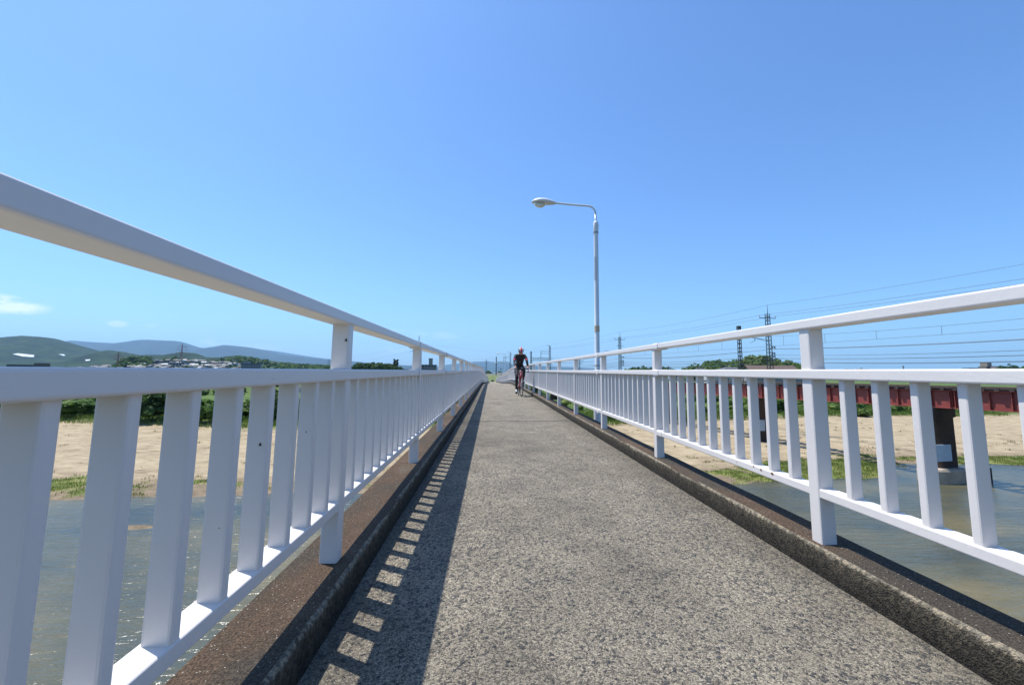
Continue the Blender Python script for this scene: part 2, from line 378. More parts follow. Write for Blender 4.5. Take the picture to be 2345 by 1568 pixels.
# ------------------------------------------------------------------ terrain and water
WLX=[-90,-22,-13,0,13,20,24,27,36,90]; WLY=[22,22.3,23.4,24.5,25.9,27.2,28.2,31.2,31.8,34]
SLX=[-120,-50,-37,-29,-22,0,13,46,60,140]; SLY=[57,52.5,50,48.4,46.5,48,52,64.6,67,72]
def fbm(x,y,s,o=4):
    v=0;a=1
    for i in range(o):
        v+=a*noise.noise((x*s,y*s,i*7.7)); s*=2; a*=.5
    return v
WATER=-6.0
_b=W(305,1205,1.0); _b=_b*(-5.97/_b.z); BARX,BARY=_b.x,_b.y
def ground(x,y):
    """returns z, veg, shoregrass"""
    wl=np.interp(x,WLX,WLY)+fbm(x,y*.3,.22)*.9; sl=np.interp(x,SLX,SLY)+fbm(x,y,.12)*1.6
    t=y-wl
    if y<-45: return -4.0,1,0
    if t<-5: z=-7.2
    elif t<0: z=-6.02-1.2*((-t/5)**1.3)
    else: z=-6.02+.26*(1-math.exp(-t/3.5))+.05*fbm(x,y,.5)*min(1,t/3)+.02*fbm(x,y,2.3)*min(1,t)
    # shallow bar just breaking the surface on the left
    q=((x-BARX)/1.5)**2+((y-BARY)/.55)**2
    z=max(z,-5.95-.10*q) if q<6 else z
    veg=min(1,max(0,(y-sl)/1.2)); z+=.35*veg+.12*veg*fbm(x,y,.35)
    # levee at the far bank
    lv=min(1,max(0,(y-104)/22)); lv=lv*lv*(3-2*lv)
    z+=lv*2.75
    if y>150: k=min(1,(y-150)/25); z=z*(1-k)+(-4.4)*k
    # shore grass zones
    g=0
    if t>-1.0:
        c1=math.exp(-((x+26)/9)**2-((t-2.2)/2.6)**2); c2=math.exp(-((x-21)/8)**2-((t-2.0)/2.8)**2)*1.2; c3=math.exp(-((x-38)/7)**2-((t-1.2)/1.7)**2)*1.2; c4=.45*math.exp(-((t-2)/1.4)**2)
        g=max(c1,c2,c3,c4)+.55*fbm(x,y,.8)*1.0-.12
        if g>.3: z+=.05*min(1,(g-.3)*3)
    return z,veg,max(0,min(1,g))
def axis(parts):
    out=[]
    for a,b,s in parts:
        n=max(1,int(round((b-a)/s))); out+=[a+(b-a)*i/n for i in range(n)]
    return out+[parts[-1][1]]
gx=axis([(-19000,-6000,6500),(-6000,-1000,1000),(-1000,-200,100),(-200,-80,12),(-80,-50,2),(-50,60,.75),(60,100,2.5),(100,220,12),(220,1000,100),(1000,6000,1000),(6000,19000,6500)])
gy=axis([(-3000,-100,700),(-100,-20,8),(-20,14,3),(14,20,.5),(20,38,.35),(38,75,.9),(75,135,3),(135,220,8),(220,1000,60),(1000,6000,600),(6000,19500,4500)])
V=[];A1=[];A2=[]
for y in gy:
    for x in gx:
        z,v,g=ground(x,y); V.append((x,y,z)); A1.append(v); A2.append(g)
nx=len(gx); F=[(j*nx+i,j*nx+i+1,(j+1)*nx+i+1,(j+1)*nx+i) for j in range(len(gy)-1) for i in range(nx-1)]
me=bpy.data.meshes.new('ground'); me.from_pydata(V,[],F); me.polygons.foreach_set('use_smooth',[True]*len(F))
for nm,a in (('veg',A1),('shore',A2)):
    at=me.attributes.new(nm,'FLOAT','POINT'); at.data.foreach_set('value',a)
def m_ground():
    n=NT('river_sand_and_grass'); z=n.xyz()[2]
    s1=n.noise(.35,6,.65,n.map((1,1.8,1))); s2=n.noise(30,3,.7); s3=n.noise(1.7,6,.75,n.map((.55,1.3,1)),.8)
    sand=n.ramp(s1,[(.3,(.24,.185,.115)),(.47,(.345,.275,.175)),(.72,(.43,.35,.23))])
    sand=n.mix(1.0,sand,n.ramp(s3,[(.36,(.52,.49,.42)),(.47,(.95,.95,.95)),(.6,(1.05,1.05,1.05))]),'MULTIPLY')
    sand=n.mix(1.0,sand,n.ramp(s2,[(.3,(.85,.85,.85)),(.7,(1.1,1.1,1.1))]),'MULTIPLY')
    zz=n.math('ADD',z,n.math('MULTIPLY',n.math('SUBTRACT',n.noise(.7,4),.5),.12))
    wet=n.math('MULTIPLY',n.math('SUBTRACT',-5.815,zz),11.0,True)
    sand=n.mix(wet,sand,n.ramp(n.noise(1.9,6,.7),[(.35,(.13,.098,.06)),(.6,(.24,.185,.12))]))
    gr=n.ramp(n.noise(1.3,6,.7),[(.3,(.06,.085,.02)),(.5,(.13,.155,.035)),(.7,(.24,.235,.08))])
    gr2=n.ramp(n.noise(.25,6,.7),[(.3,(.045,.085,.02)),(.6,(.085,.13,.03)),(.8,(.17,.17,.06))])
    sm=n.math('MULTIPLY',n.math('SUBTRACT',n.math('ADD',n.attr('shore'),n.math('MULTIPLY',n.math('SUBTRACT',n.noise(3,5,.7),.5),.7)),.36),6.0,True)
    dry=n.math('MULTIPLY',n.math('SUBTRACT',n.noise(.5,6,.8,n.map((.6,1.5,1))),.555),7.0,True)
    c=n.mix(n.math('MULTIPLY',dry,.55),sand,(.15,.14,.06))
    c=n.mix(sm,c,gr); c=n.mix(n.attr('veg'),c,gr2)
    h=n.math('ADD',n.math('MULTIPLY',s3,1.2),n.math('ADD',s2,n.math('MULTIPLY',s1,2.0)))
    return n.fin(c,.92,n.bump(h,.7,.05),spec=.2)
me.materials.append(m_ground()); o=bpy.data.objects.new('ground',me); COL.objects.link(o); tag(o,kind='structure')
def m_water():
    n=NT('river_water')
    P1=n.map((.9,1.9,1)); w1=n.noise(2.1,4,.6,P1,.6); w2=n.noise(6.5,3,.6,n.map((1,1.8,1)),.4); w3=n.noise(.35,3,.5)
    r=n.N.new('ShaderNodeMapping'); r.inputs['Rotation'].default_value=(0,0,R(24)); r.inputs['Scale'].default_value=(.6,2.6,1); n.L.new(n.g.outputs['Position'],r.inputs[0])
    w4=n.noise(1.5,3,.55,r.outputs[0],.5)
    c=n.ramp(n.noise(.16,5,.6,n.map((.7,1.3,1))),[(.36,(.045,.055,.045)),(.5,(.08,.078,.045)),(.62,(.13,.11,.052)),(.78,(.18,.145,.07))])
    h=n.math('ADD',n.math('MULTIPLY',w1,.6),n.math('ADD',n.math('MULTIPLY',w2,.25),n.math('MULTIPLY',w4,1.6)))
    n.b.inputs['IOR'].default_value=1.33
    return n.fin(c,.22,n.bump(h,.8,.065))
mb=MB(); xs=axis([(-900,-60,120),(-60,60,6),(60,900,120)]); ys=axis([(-60,0,12),(0,40,4),(40,100,20)])
mb.add([(x,y,WATER) for y in ys for x in xs],[(j*len(xs)+i,j*len(xs)+i+1,(j+1)*len(xs)+i+1,(j+1)*len(xs)+i) for j in range(len(ys)-1) for i in range(len(xs)-1)])
o=mb.build('river',[m_water()]); tag(o,kind='structure')
# ------------------------------------------------------------------ foliage
def m_leaf(name, stops, trans=.45):
    n=NT(name); obn=n.noise(1.7,3,.6); pi=n.noise(.21,3,.6)
    f=n.math('ADD',n.math('MULTIPLY',obn,.55),n.math('MULTIPLY',pi,.45))
    c=n.ramp(f,[(.36,stops[0]),(.5,stops[1]),(.64,stops[2])])
    n.fin(c,.6,spec=.25)
    tr=n.N.new('ShaderNodeBsdfTranslucent'); n.L.new(c,tr.inputs[0]); mx=n.N.new('ShaderNodeMixShader'); mx.inputs[0].default_value=trans
    n.L.new(n.b.outputs[0],mx.inputs[1]); n.L.new(tr.outputs[0],mx.inputs[2]); n.L.new(mx.outputs[0],n.o.inputs[0]); return n.mat
LEAF_MID=m_leaf('leaves_mid_green',[(.05,.11,.02),(.085,.165,.028),(.13,.215,.038)])
LEAF_DARK=m_leaf('leaves_dark_green',[(.03,.07,.016),(.052,.105,.022),(.085,.14,.03)])
LEAF_FRESH=m_leaf('leaves_fresh_green',[(.06,.11,.02),(.10,.165,.03),(.17,.23,.045)])
GRASS=m_leaf('grass_blades',[(.08,.15,.02),(.15,.21,.035),(.25,.27,.07)],.35)
REED=m_leaf('dry_grass_blades',[(.09,.10,.03),(.16,.155,.06),(.26,.23,.11)])
BARK=simple('bark',(.09,.07,.05),.9,.3,5)
def quads(mb, P, Nn, S, mi=0):
    """leaf-size quads at P, facing Nn, of size S (arrays)"""
    n=len(P); rnd=rng.normal(size=(n,3)); a=np.cross(Nn,rnd); a/=np.linalg.norm(a,axis=1)[:,None]+1e-9
    b=np.cross(Nn,a); b/=np.linalg.norm(b,axis=1)[:,None]+1e-9
    S=S[:,None]; asp=rng.uniform(.55,1.0,(n,1))
    q=np.stack([P-a*S-b*S*asp*.4, P+a*S*.3-b*S*asp, P+a*S+b*S*asp*.3, P-a*S*.2+b*S*asp],1).reshape(-1,3)
    base=len(mb.v); mb.v+= [tuple(map(float,p)) for p in q]
    for i in range(n): mb.f.append((base+4*i,base+4*i+1,base+4*i+2,base+4*i+3)); mb.m.append(mi); mb.sm.append(False)
def crown(mb, c, rx, ry, rz, clumps, per, ls, mi=0, core=True, flat=.0):
    c=np.array(c,float)
    if core:
        bm=bmesh.new(); bmesh.ops.create_icosphere(bm,subdivisions=2,radius=1)
        vs=[]
        for v in bm.verts:
            k=.52*(1+.35*noise.noise(v.co*2.1+Vector(c)*.3)); vs.append((c[0]+v.co.x*rx*k,c[1]+v.co.y*ry*k,c[2]+v.co.z*rz*k))
        mb.add(vs,[tuple(v.index for v in f.verts) for f in bm.faces],mi,True); bm.free()
    P=[];NN=[]
    for k in range(clumps):
        d=rng.normal(size=3); d/=np.linalg.norm(d)
        if d[2]<-.55: d[2]*=-.6
        rr=rng.uniform(.62,.95); cc=c+d*np.array([rx,ry,rz])*rr; cr=rng.uniform(.22,.38)*min(rx,rz)
        dd=rng.normal(size=(per,3)); dd/=np.linalg.norm(dd,axis=1)[:,None]; dd[:,2]=np.abs(dd[:,2])*.9+dd[:,2]*.1
        P.append(cc+dd*cr*rng.uniform(.6,1.05,(per,1))); NN.append(dd+.5*d+rng.normal(size=(per,3))*.45)
    P=np.concatenate(P); NN=np.concatenate(NN); NN/=np.linalg.norm(NN,axis=1)[:,None]
    quads(mb,P,NN,rng.uniform(.6,1.3,len(P))*ls,mi)
def make_tree(h, r, leaf, clumps=46, per=34, ls=.28, shape='round', trunk_h=.3):
    root=empty('tree'); mb=MB(); tr=.035*h
    top=h*.72
    mb.tube([(0,0,-.6),(0,0,h*.12),(.04*h,.0,h*.35),(.0,.03*h,top)],[tr*1.3,tr,tr*.7,tr*.25],8)
    for k in range(6):
        a=k*1.05+.3; z=h*(.25+.07*k); mb.tube([(0,0,z),(math.cos(a)*r*.4,math.sin(a)*r*.4,z+h*.12),(math.cos(a)*r*.75,math.sin(a)*r*.75,z+h*.2)],[tr*.5,tr*.3,tr*.12],6)
    mb.build('trunk',[BARK],root); mb=MB()
    if shape=='round':
        crown(mb,(0,0,h*.60),r*.85,r*.85,h*.36,clumps,per,ls)
        for k in range(5):
            a=rng.uniform(0,6.28); crown(mb,(math.cos(a)*r*.5,math.sin(a)*r*.5,h*rng.uniform(.42,.72)),r*.5,r*.5,h*.2,clumps//4,per,ls)
    else:
        for k in range(6): crown(mb,(rng.uniform(-.1,.1)*r,0,h*(.28+.12*k)),r*(.95-.11*k),r*(.95-.11*k),h*.14,clumps//4,per,ls)
    mb.build('crown',[leaf],root); return root
def place(root, loc, s=1, rz=0, label=None, cat=None, group=None, sz=None):
    root.location=loc; root.scale=(s,s,sz or s); root.rotation_euler=(0,0,rz); tag(root,label,cat,group); return root
def bush_mesh(leaf, r=1.0, h=1.6, n=26, per=40, ls=.11):
    mb=MB(); crown(mb,(0,0,h*.5),r,r,h*.5,n,per,ls)
    for k in range(4):
        a=rng.uniform(0,6.28); crown(mb,(math.cos(a)*r*.6,math.sin(a)*r*.6,h*.35),r*.6,r*.6,h*.35,n//3,per,ls)
    return mb.build('bush',[leaf])
BUSH=[bush_mesh(LEAF_MID), bush_mesh(LEAF_FRESH,1.1,1.3), bush_mesh(LEAF_DARK,1.0,2.0)]
used=set()
def put_bush(k, px, d, s, sz, label, group=None):
    p=W(px, hz(px)+100, d); x=p.x; z=ground(x,d)[0]
    o=BUSH[k]
    if k in used: o=o.copy(); COL.objects.link(o)
    used.add(k); o.location=(x,d,z-.1); o.scale=(s,s,sz); o.rotation_euler=(0,0,rng.uniform(0,6)); tag(o,label,'bush',group); return o
G1='bushes at the edge of the sand'
put_bush(2,350,51.5,2.2,1.7,'dense dark green bush at the sand edge in the third gap of left railing',G1)
put_bush(0,165,54.5,2.6,1.25,'broad low bush behind grass seen in the leftmost gap of the left railing',G1)
put_bush(0,470,50.5,1.5,1.6,'narrow green bush at the sand edge in the fourth gap of left railing',G1)
put_bush(1,545,54.0,2.4,1.3,'yellow green bush on the grassy bank in the fifth gap of the left railing',G1)
put_bush(2,620,50.2,1.4,1.5,'small dark bush in the sixth gap of the left railing, near the white post',G1)
put_bush(0,1778,67.5,2.0,1.5,'green bush beneath the red girder, left of nearest right railing post',G1)
put_bush(1,1972,66.0,1.3,1.0,'small bright green bush under the red girder, just right of the nearest right railing post',G1)
# scrub and grass: nobody could count it
mb=MB()
for i in range(900):
    x=rng.uniform(-75,85); d=rng.uniform(np.interp(x,SLX,SLY)+1.5,118)
    if abs(x-.5)<4.5 or (abs(x-(34-.196*d))<6): continue
    if fbm(x,d,.06)<.02 and rng.uniform()<.75: continue
    z=ground(x,d)[0]; r=rng.uniform(.7,1.9)
    crown(mb,(x,d,z+r*.35),r,r,r*rng.uniform(.5,.95),6,14,.17,int(rng.uniform(0,3)))
o=mb.build('riverside_scrub',[LEAF_MID,LEAF_FRESH,GRASS]); tag(o,'mixed green scrub covering the bank beyond the sand','scrub',kind='stuff')
def blades(mb, spots, h0,h1,n,w,mi=0, spread=.25):
    P=[]
    for (x,y,z) in spots:
        for k in range(n):
            a=rng.uniform(0,6.28); rr=rng.uniform(0,spread); bx=x+math.cos(a)*rr; by=y+math.sin(a)*rr; h=rng.uniform(h0,h1); l=rng.uniform(.1,.5)*h; t=rng.uniform(0,6.28)
            ww=w*rng.uniform(.6,1.3); ax=math.cos(t+1.57)*ww; ay=math.sin(t+1.57)*ww
            b=len(mb.v); mb.v+=[(bx-ax,by-ay,z-.03),(bx+ax,by+ay,z-.03),(bx+math.cos(t)*l*.4+ax*.6,by+math.sin(t)*l*.4+ay*.6,z+h*.65),(bx+math.cos(t)*l,by+math.sin(t)*l,z+h)]
            mb.f.append((b,b+1,b+2,b+3)); mb.m.append(mi if rng.uniform()<.75 else 1-mi); mb.sm.append(False)
mb=MB(); sp=[]
for i in range(26000):
    x=rng.uniform(-45,50); wl=np.interp(x,WLX,WLY); d=rng.uniform(wl-1.5,wl+9)
    z,v,g=ground(x,d)
    if g>.42+rng.uniform(-.1,.25) and z>-6.12: sp.append((x,d,z))
blades(mb,sp[:6000],.03,.12,13,.011,0,.35)
sp=[]
for i in range(700):
    x=rng.uniform(-50,55); d=rng.uniform(np.interp(x,WLX,WLY)+1,np.interp(x,SLX,SLY)+1)
    if fbm(x*.6,d*1.4,.2)>.12 or rng.uniform()<.12: sp.append((x,d,ground(x,d)[0]))
blades(mb,sp,.05,.2,22,.010,1,.3)
o=mb.build('shore_grass',[GRASS,REED]); tag(o,'short green and dry grass tufts along the waterline and on the sand','grass',kind='stuff')
mb=MB(); sp=[]
for i in range(5200):
    x=rng.uniform(-60,80); sl=np.interp(x,SLX,SLY); d=sl+abs(rng.normal())*9-.3
    if d>116 or abs(x-.5)<2.5: continue
    sp.append((x,d,ground(x,d)[0]))
blades(mb,sp,.12,.5,18,.022,0,.6)
o=mb.build('tall_bank_grass',[GRASS,LEAF_FRESH]); tag(o,'tall green grass on the bank behind the sand','grass',kind='stuff')
# ------------------------------------------------------------------ street lamps
LAMPM=simple('painted_grey_steel',(.64,.67,.68),.42,.08,3,spec=.5)
LAMPD=simple('grey_steel_band',(.20,.21,.22),.5,.1,3)
TAPE=simple('faded_orange_band',(.60,.46,.30),.7,.15,8)
PLATE=simple('number_plate_grey',(.47,.50,.52),.5,.1,8)
def m_glass():
    n=NT('lamp_glass'); n.b.inputs['Base Color'].default_value=(.62,.66,.62,1); n.b.inputs['Roughness'].default_value=.12
    n.b.inputs['Transmission Weight'].default_value=.75; n.b.inputs['IOR'].default_value=1.3; return n.mat
GLASS=m_glass()
def make_lamp():
    root=empty('street_lamp'); H=0.0     # origin level with the rail eye line
    mb=MB(); n=20
    mb.tube([(0,0,-1.5),(0,0,-.62)],.085,n); mb.build('pole_base',[LAMPM],root)
    mb=MB(); mb.tube([(0,0,-.62),(0,0,-.6),(0,0,3.02)],[.062,.053,.048],n); mb.build('pole',[LAMPM],root)
    mb=MB(); prof=[(.052,2.965),(.054,2.97),(.054,3.16),(.046,3.195),(.03,3.21)]
    mb.loft([[(r*math.cos(2*math.pi*k/n),r*math.sin(2*math.pi*k/n),z) for k in range(n)] for r,z in prof],0,True)
    mb.tube([(.05,0,3.1),(.085,0,3.1)],.008,6); mb.tube([(-.02,-.05,3.12),(-.02,-.075,3.12)],.008,6); mb.build('collar',[LAMPM],root)
    mb=MB(); mb.tube([(0,0,2.945),(0,0,2.968)],.0575,n); mb.build('clamp_band',[LAMPD],root)
    mb=MB(); pth=[(0,0,3.2),(-.005,0,3.38)]
    for k in range(9):
        a=R(k*11.0); pth.append((-.005-.17*(1-math.cos(a)),0,3.38+.17*math.sin(a)))
    pth+=[(-.5,0,3.565),(-.86,0,3.592)]
    mb.tube(pth,.021,12); mb.build('arm',[LAMPM],root)
    mb=MB(); rings=[]
    for t,w,zt,zb in ((0,.02,.006,.004),(.012,.055,.03,.012),(.05,.09,.056,.018),(.10,.12,.078,.022),(.18,.14,.092,.024),(.26,.135,.09,.03),(.34,.115,.076,.036),(.42,.08,.055,.038),(.47,.052,.04,.034),(.50,.035,.03,.028)):
        x=-1.385+t*1.04; cz=3.598-.012*t
        rings.append([(x,w*math.cos(2*math.pi*k/18),cz+(zt if math.sin(2*math.pi*k/18)>0 else zb)*math.sin(2*math.pi*k/18)) for k in range(18)])
    mb.loft(rings,0,True); hd=mb.build('lamp_head',[LAMPM],root)
    mb=MB(); 
    bm=[]; 
    for j in range(7):
        a=R(j*15); bm.append([(-1.205+.135*math.cos(a)*math.cos(2*math.pi*k/16),.115*math.cos(a)*math.sin(2*math.pi*k/16),3.585-.105*math.sin(a)) for k in range(16)])
    mb=MB(); mb.loft(bm,0,True); mb.build('lamp_glass',[GLASS],hd)
    def band(z0,z1,a0,a1,rr,name,m):
        mb=MB(); st=14
        ins=[[((rr)*math.cos(R(a0+(a1-a0)*k/st)),(rr)*math.sin(R(a0+(a1-a0)*k/st)),z) for k in range(st+1)] for z in (z0,z1)]
        mb.loft(ins,0,True,False,False); return mb.build(name,[m],root)
    band(.83,.95,0,359.9,.0565,'warning_band',TAPE)
    band(1.92,2.42,195,262,.0535,'number_plate',PLATE)
    band(.12,.135,0,360,.0565,'rust_ring',simple('pole_rust',(.22,.10,.05),.8,.3,20))
    return root
LAMPX=2.2
lamp0=make_lamp()
def lamp(y,first=None,label=None):
    o=first or copy_tree(lamp0); o.location=(LAMPX,y,zref(y,0)+.0); tag(o,label,'street lamp','street lamps along the footbridge'); return o
lamp(9.45,lamp0,'tall grey street lamp beside the right railing, nearest of all the lamps')
lamp(70.0,None,'grey street lamp rising behind the cyclist, left of the steel railway mast')
lamp(108.0,None,'small far street lamp near the end of the footbridge')
# ------------------------------------------------------------------ railway: bridge, masts, wires
def lx(y,o=0): return 38.1-.196*y+o      # line of the right hand masts
RD=Vector((-.196,1,0)).normalized(); RN=Vector((RD.y,-RD.x,0))   # along / right of track
def RP(y,o,z):  # o metres to the right of the mast line
    return Vector((lx(y),y,0))+RN*o+Vector((0,0,z))
def m_red():
    n=NT('red_oxide_girder'); f=n.noise(1.3,6,.7); g=n.noise(22,4,.7)
    c=n.ramp(f,[(.3,(.19,.036,.028)),(.6,(.26,.052,.038)),(.8,(.20,.065,.045))])
    return n.fin(n.mix(1.0,c,n.ramp(g,[(.3,(.8,.8,.8)),(.7,(1.1,1.1,1.1))]),'MULTIPLY'),.6)
RED=m_red(); SLEEP=simple('dark_sleeper_wood',(.045,.038,.032),.9,.4,8); RUSTY=simple('rusty_steel_rail',(.12,.07,.045),.6,.3,10)
PIERM=simple('dark_brown_pier_steel',(.055,.036,.028),.8,.45,.9); FOOT=simple('pier_footing_concrete',(.34,.28,.21),.9,.25,1.5); PANELM=simple('pale_blue_grey_board',(.42,.50,.55),.6,.12,2.2)
GO=-6.5   # near girder face offset from mast line
rb=empty('railway_bridge',(0,0,0)); tag(rb,'red steel plate girder railway bridge on dark piers beyond the right railing','railway bridge')
def rbox(mb,ya,yb,o0,o1,z0,z1,mi=0):
    zo=lambda y:-.0125*(min(60,max(15,y))-26.4)
    vs=[RP(y,o,z+zo(y)) for z in (z0,z1) for y in (ya,yb) for o in (o0,o1)]
    mb.add(vs,[(0,2,3,1),(4,5,7,6),(0,1,5,4),(2,6,7,3),(0,4,6,2),(1,3,7,5)],mi)
YR0,YR1=-30,124
piers=[-15.1,-1.2,12.8,26.7,40.6,54.6,68.5,82.5,96.4,110.4]
def girder_part(o0,o1):
    for a,b in zip([YR0]+piers,piers+[YR1]):
        mb=MB(); rbox(mb,a+.04,b-.04,o0,o1,-1.70,-.72); 
        for z0,z1,e in ((-1.735,-1.69,.14),(-.73,-.695,.14)): rbox(mb,a+.03,b-.03,o0-e,o1+e,z0,z1)
        y=a+.12
        while y<b:
            rbox(mb,y-.015,y+.015,o0-.12,o0-.001,-1.689,-.731); y+=.93 if (b-y)>1 else .62
        mb.build('girder',[RED],rb)
girder_part(GO,GO+.02); girder_part(GO+1.7,GO+1.72) 
mb=MB(); y=YR0
while y<YR1:
    rbox(mb,y-.1,y+.1,GO-.28,GO+2.05,-.69,-.54)
    y+=.62
s=mb.build('sleepers',[SLEEP],rb); s['kind']='stuff'
for o_ in (GO+.30,GO+1.37):
    mb=MB(); rbox(mb,YR0,YR1,o_,o_+.065,-.539,-.40); mb.build('rail',[RUSTY],rb)
mb=MB(); rbox(mb,YR0,YR1,GO-.24,GO-.12,-.539,-.44); mb.build('guard_timber',[SLEEP],rb)
for i,y in enumerate(piers):
    n=24; c=RP(y+1.15,GO+.62,0)
    def sup(z,hu,hv,e=.35):
        return [c+RN*(math.copysign(abs(math.cos(t))**e,math.cos(t))*hu)+RD*(math.copysign(abs(math.sin(t))**e,math.sin(t))*hv)+Vector((0,0,z)) for t in [2*math.pi*(j+.5)/n for j in range(n)]]
    mb=MB(); mb.loft([sup(-7.4,.74,.30),sup(-2.35,.72,.28),sup(-2.3,.85,.36),sup(-1.98+.26*(y<38),.85,.36)],0,True); pr=mb.build('pier',[PIERM],rb)
    if y in (26.7,40.6):
        zt=-5.22 if y<30 else -6.3
        mb=MB(); cp=c; c=c-RN*.32; mb.loft([sup(-7.5,1.42,.8,.8),sup(zt-.1,1.4,.8,.8),sup(zt,1.34,.74,.8)]); c=cp; mb.build('footing',[FOOT],pr)
        M=Matrix.Translation(c-RN*.55-RD*.38+Vector((0,0,-4.33)))@Matrix(((RN.x,RD.x,0,0),(RN.y,RD.y,0,0),(0,0,1,0),(0,0,0,1)))
        mb=MB(); mb.box(-.62,.55,-.03,.03,-.47,.47,0,M); mb.box(.1,.2,.03,.12,-.3,-.2,0,M); mb.box(.1,.2,.03,.12,.2,.3,0,M); mb.build('marker_board',[PANELM],pr)
mb=MB(); c=RP(26.9,GO+2.6,0); mb.tube([c+Vector((0,0,-7)),c+Vector((0,0,-5.15))],.07,8); o=mb.build('mooring_post',[PIERM]); tag(o,'thin dark post standing in the water beside the pier footing','post')
# inspection ladder on the girder near the pier
mb=MB()
for dy in (-.9,-.55): 
    p=RP(26.7+dy,GO-.2,0); mb.tube([p+Vector((0,0,-1.72)),p+Vector((0,0,-.45))],.018,6)
for k in range(5):
    z=-1.6+.25*k; mb.bar(RP(25.8,GO-.2,z),RP(26.15,GO-.2,z),.02)
mb.build('ladder',[RED],rb)
# embankment carrying the railway beyond the bridge
mb=MB(); rings=[]
for y in (123.9,150,220,400,800):
    rings.append([RP(y,o,z) for o,z in ((-14,-6),(-8,-.95),(1.5,-.95),(7,-6))])
mb.loft(rings); o=mb.build('railway_embankment',[simple('embankment_grass',(.10,.13,.04),.95,.4,.6)]); tag(o,kind='structure')
STEEL=simple('dark_green_grey_steel',(.035,.05,.05),.6,.25,2); INS=simple('grey_insulator',(.30,.30,.30),.5,.1,4); WIREM=simple('dark_wire',(.10,.12,.15),.6,.1,1)
def lattice(mb,z0,z1,w0,w1,step,leg=.05,br=.028):
    def cor(z):
        w=(w0+(w1-w0)*(z-z0)/(z1-z0))/2; return [Vector((sx*w,sy*w,z)) for sx,sy in ((-1,-1),(1,-1),(1,1),(-1,1))]
    A=cor(z0);B=cor(z1)
    for a,b in zip(A,B): mb.bar(a,b,leg)
    z=z0;i=0
    while z<z1-.02:
        zn=min(z1,z+step); C=cor(z);D=cor(zn)
        for k in range(4):
            a,b=(C[k],D[(k+1)%4]) if i%2 else (C[(k+1)%4],D[k]); mb.bar(a,b,br)
        z=zn;i+=1
def arm(root,x0,x1,z,w=.05,ins=(),parent=None,name='crossarm'):
    mb=MB(); mb.bar((x0,0,z),(x1,0,z),w); a=mb.build(name,[STEEL],root)
    for x in ins:
        mb=MB(); mb.tube([(x,0,z+.02),(x,0,z+.10),(x,0,z+.12),(x,0,z+.26)],[.03,.055,.03,.045],6); mb.build('insulator',[INS],a)
def make_mast(top=6.45, spike=7.4, kind='big'):
    root=empty('railway_mast'); mb=MB(); lattice(mb,-1.6,top,.42 if kind!='small' else .3,.30 if kind!='small' else .22,.42); mb.build('mast',[STEEL],root)
    if spike:
        mb=MB(); mb.tube([(.05,0,top),(.05,0,spike)],[.035,.015],6); mb.build('spike',[STEEL],root)
    return root
# the big mast kind: two crossarms and four feeder brackets on the right
m0=make_mast()
arm(m0,-1.0,1.0,6.02,.06,(-.98,.98)); arm(m0,-.65,.75,4.95,.05)
for z,x in ((3.05,.75),(2.42,.7),(2.08,.7),(1.70,.7)):
    mb=MB(); mb.bar((.1,0,z),(x,0,z),.045); mb.bar((.1,0,z-.28),(x,0,z),.03); mb.bar((.1,0,z-.28),(x,0,z-.28),.03); mb.bar((x,0,z),(x,0,z-.28),.035); b=mb.build('feeder_bracket',[STEEL],m0)
    mb=MB(); mb.tube([(x-.08,0,z-.02),(x-.08,0,z-.2)],.045,6); mb.tube([(.42,0,z-.02),(.42,0,z-.2)],.045,6); mb.build('insulator',[INS],b)
mb=MB(); mb.bar((-.15,0,3.72),(-2.9,0,3.98),.04); mb.bar((-.15,0,3.55),(-1.6,0,3.84),.03); mb.bar((-1.7,0,3.86),(-1.7,0,3.6),.05); mb.bar((-1.7,0,3.6),(-2.3,0,3.35),.03); mb.build('cantilever',[STEEL],m0)
ROT=math.atan2(-RN.y,RN.x)*-1
def put(o,y,off,label,cat='railway mast',group='lattice masts of the railway'):
    p=RP(y,off,0); o.location=p; o.rotation_euler=(0,0,math.atan2(RN.y,RN.x)); tag(o,label,cat,group); return o
put(m0,46.6,0,'tall dark lattice mast with spike and crossarms, nearest to the house roof')
m1=copy_tree(m0); put(m1,79.5,0,'dark lattice mast with spike, just right of the tall street lamp')
# plain left mast of the first pair
m2=make_mast(5.02,None,'small'); mb=MB(); mb.box(-.16,.16,-.16,.16,4.72,5.06); mb.build('cap',[STEEL],m2)
put(m2,46.6,-3.6,'plain lattice mast without arms, left of the tall spiked mast')
m3=make_mast(7.0,None); arm(m3,-.9,.05,7.05,.06,(-.85,))
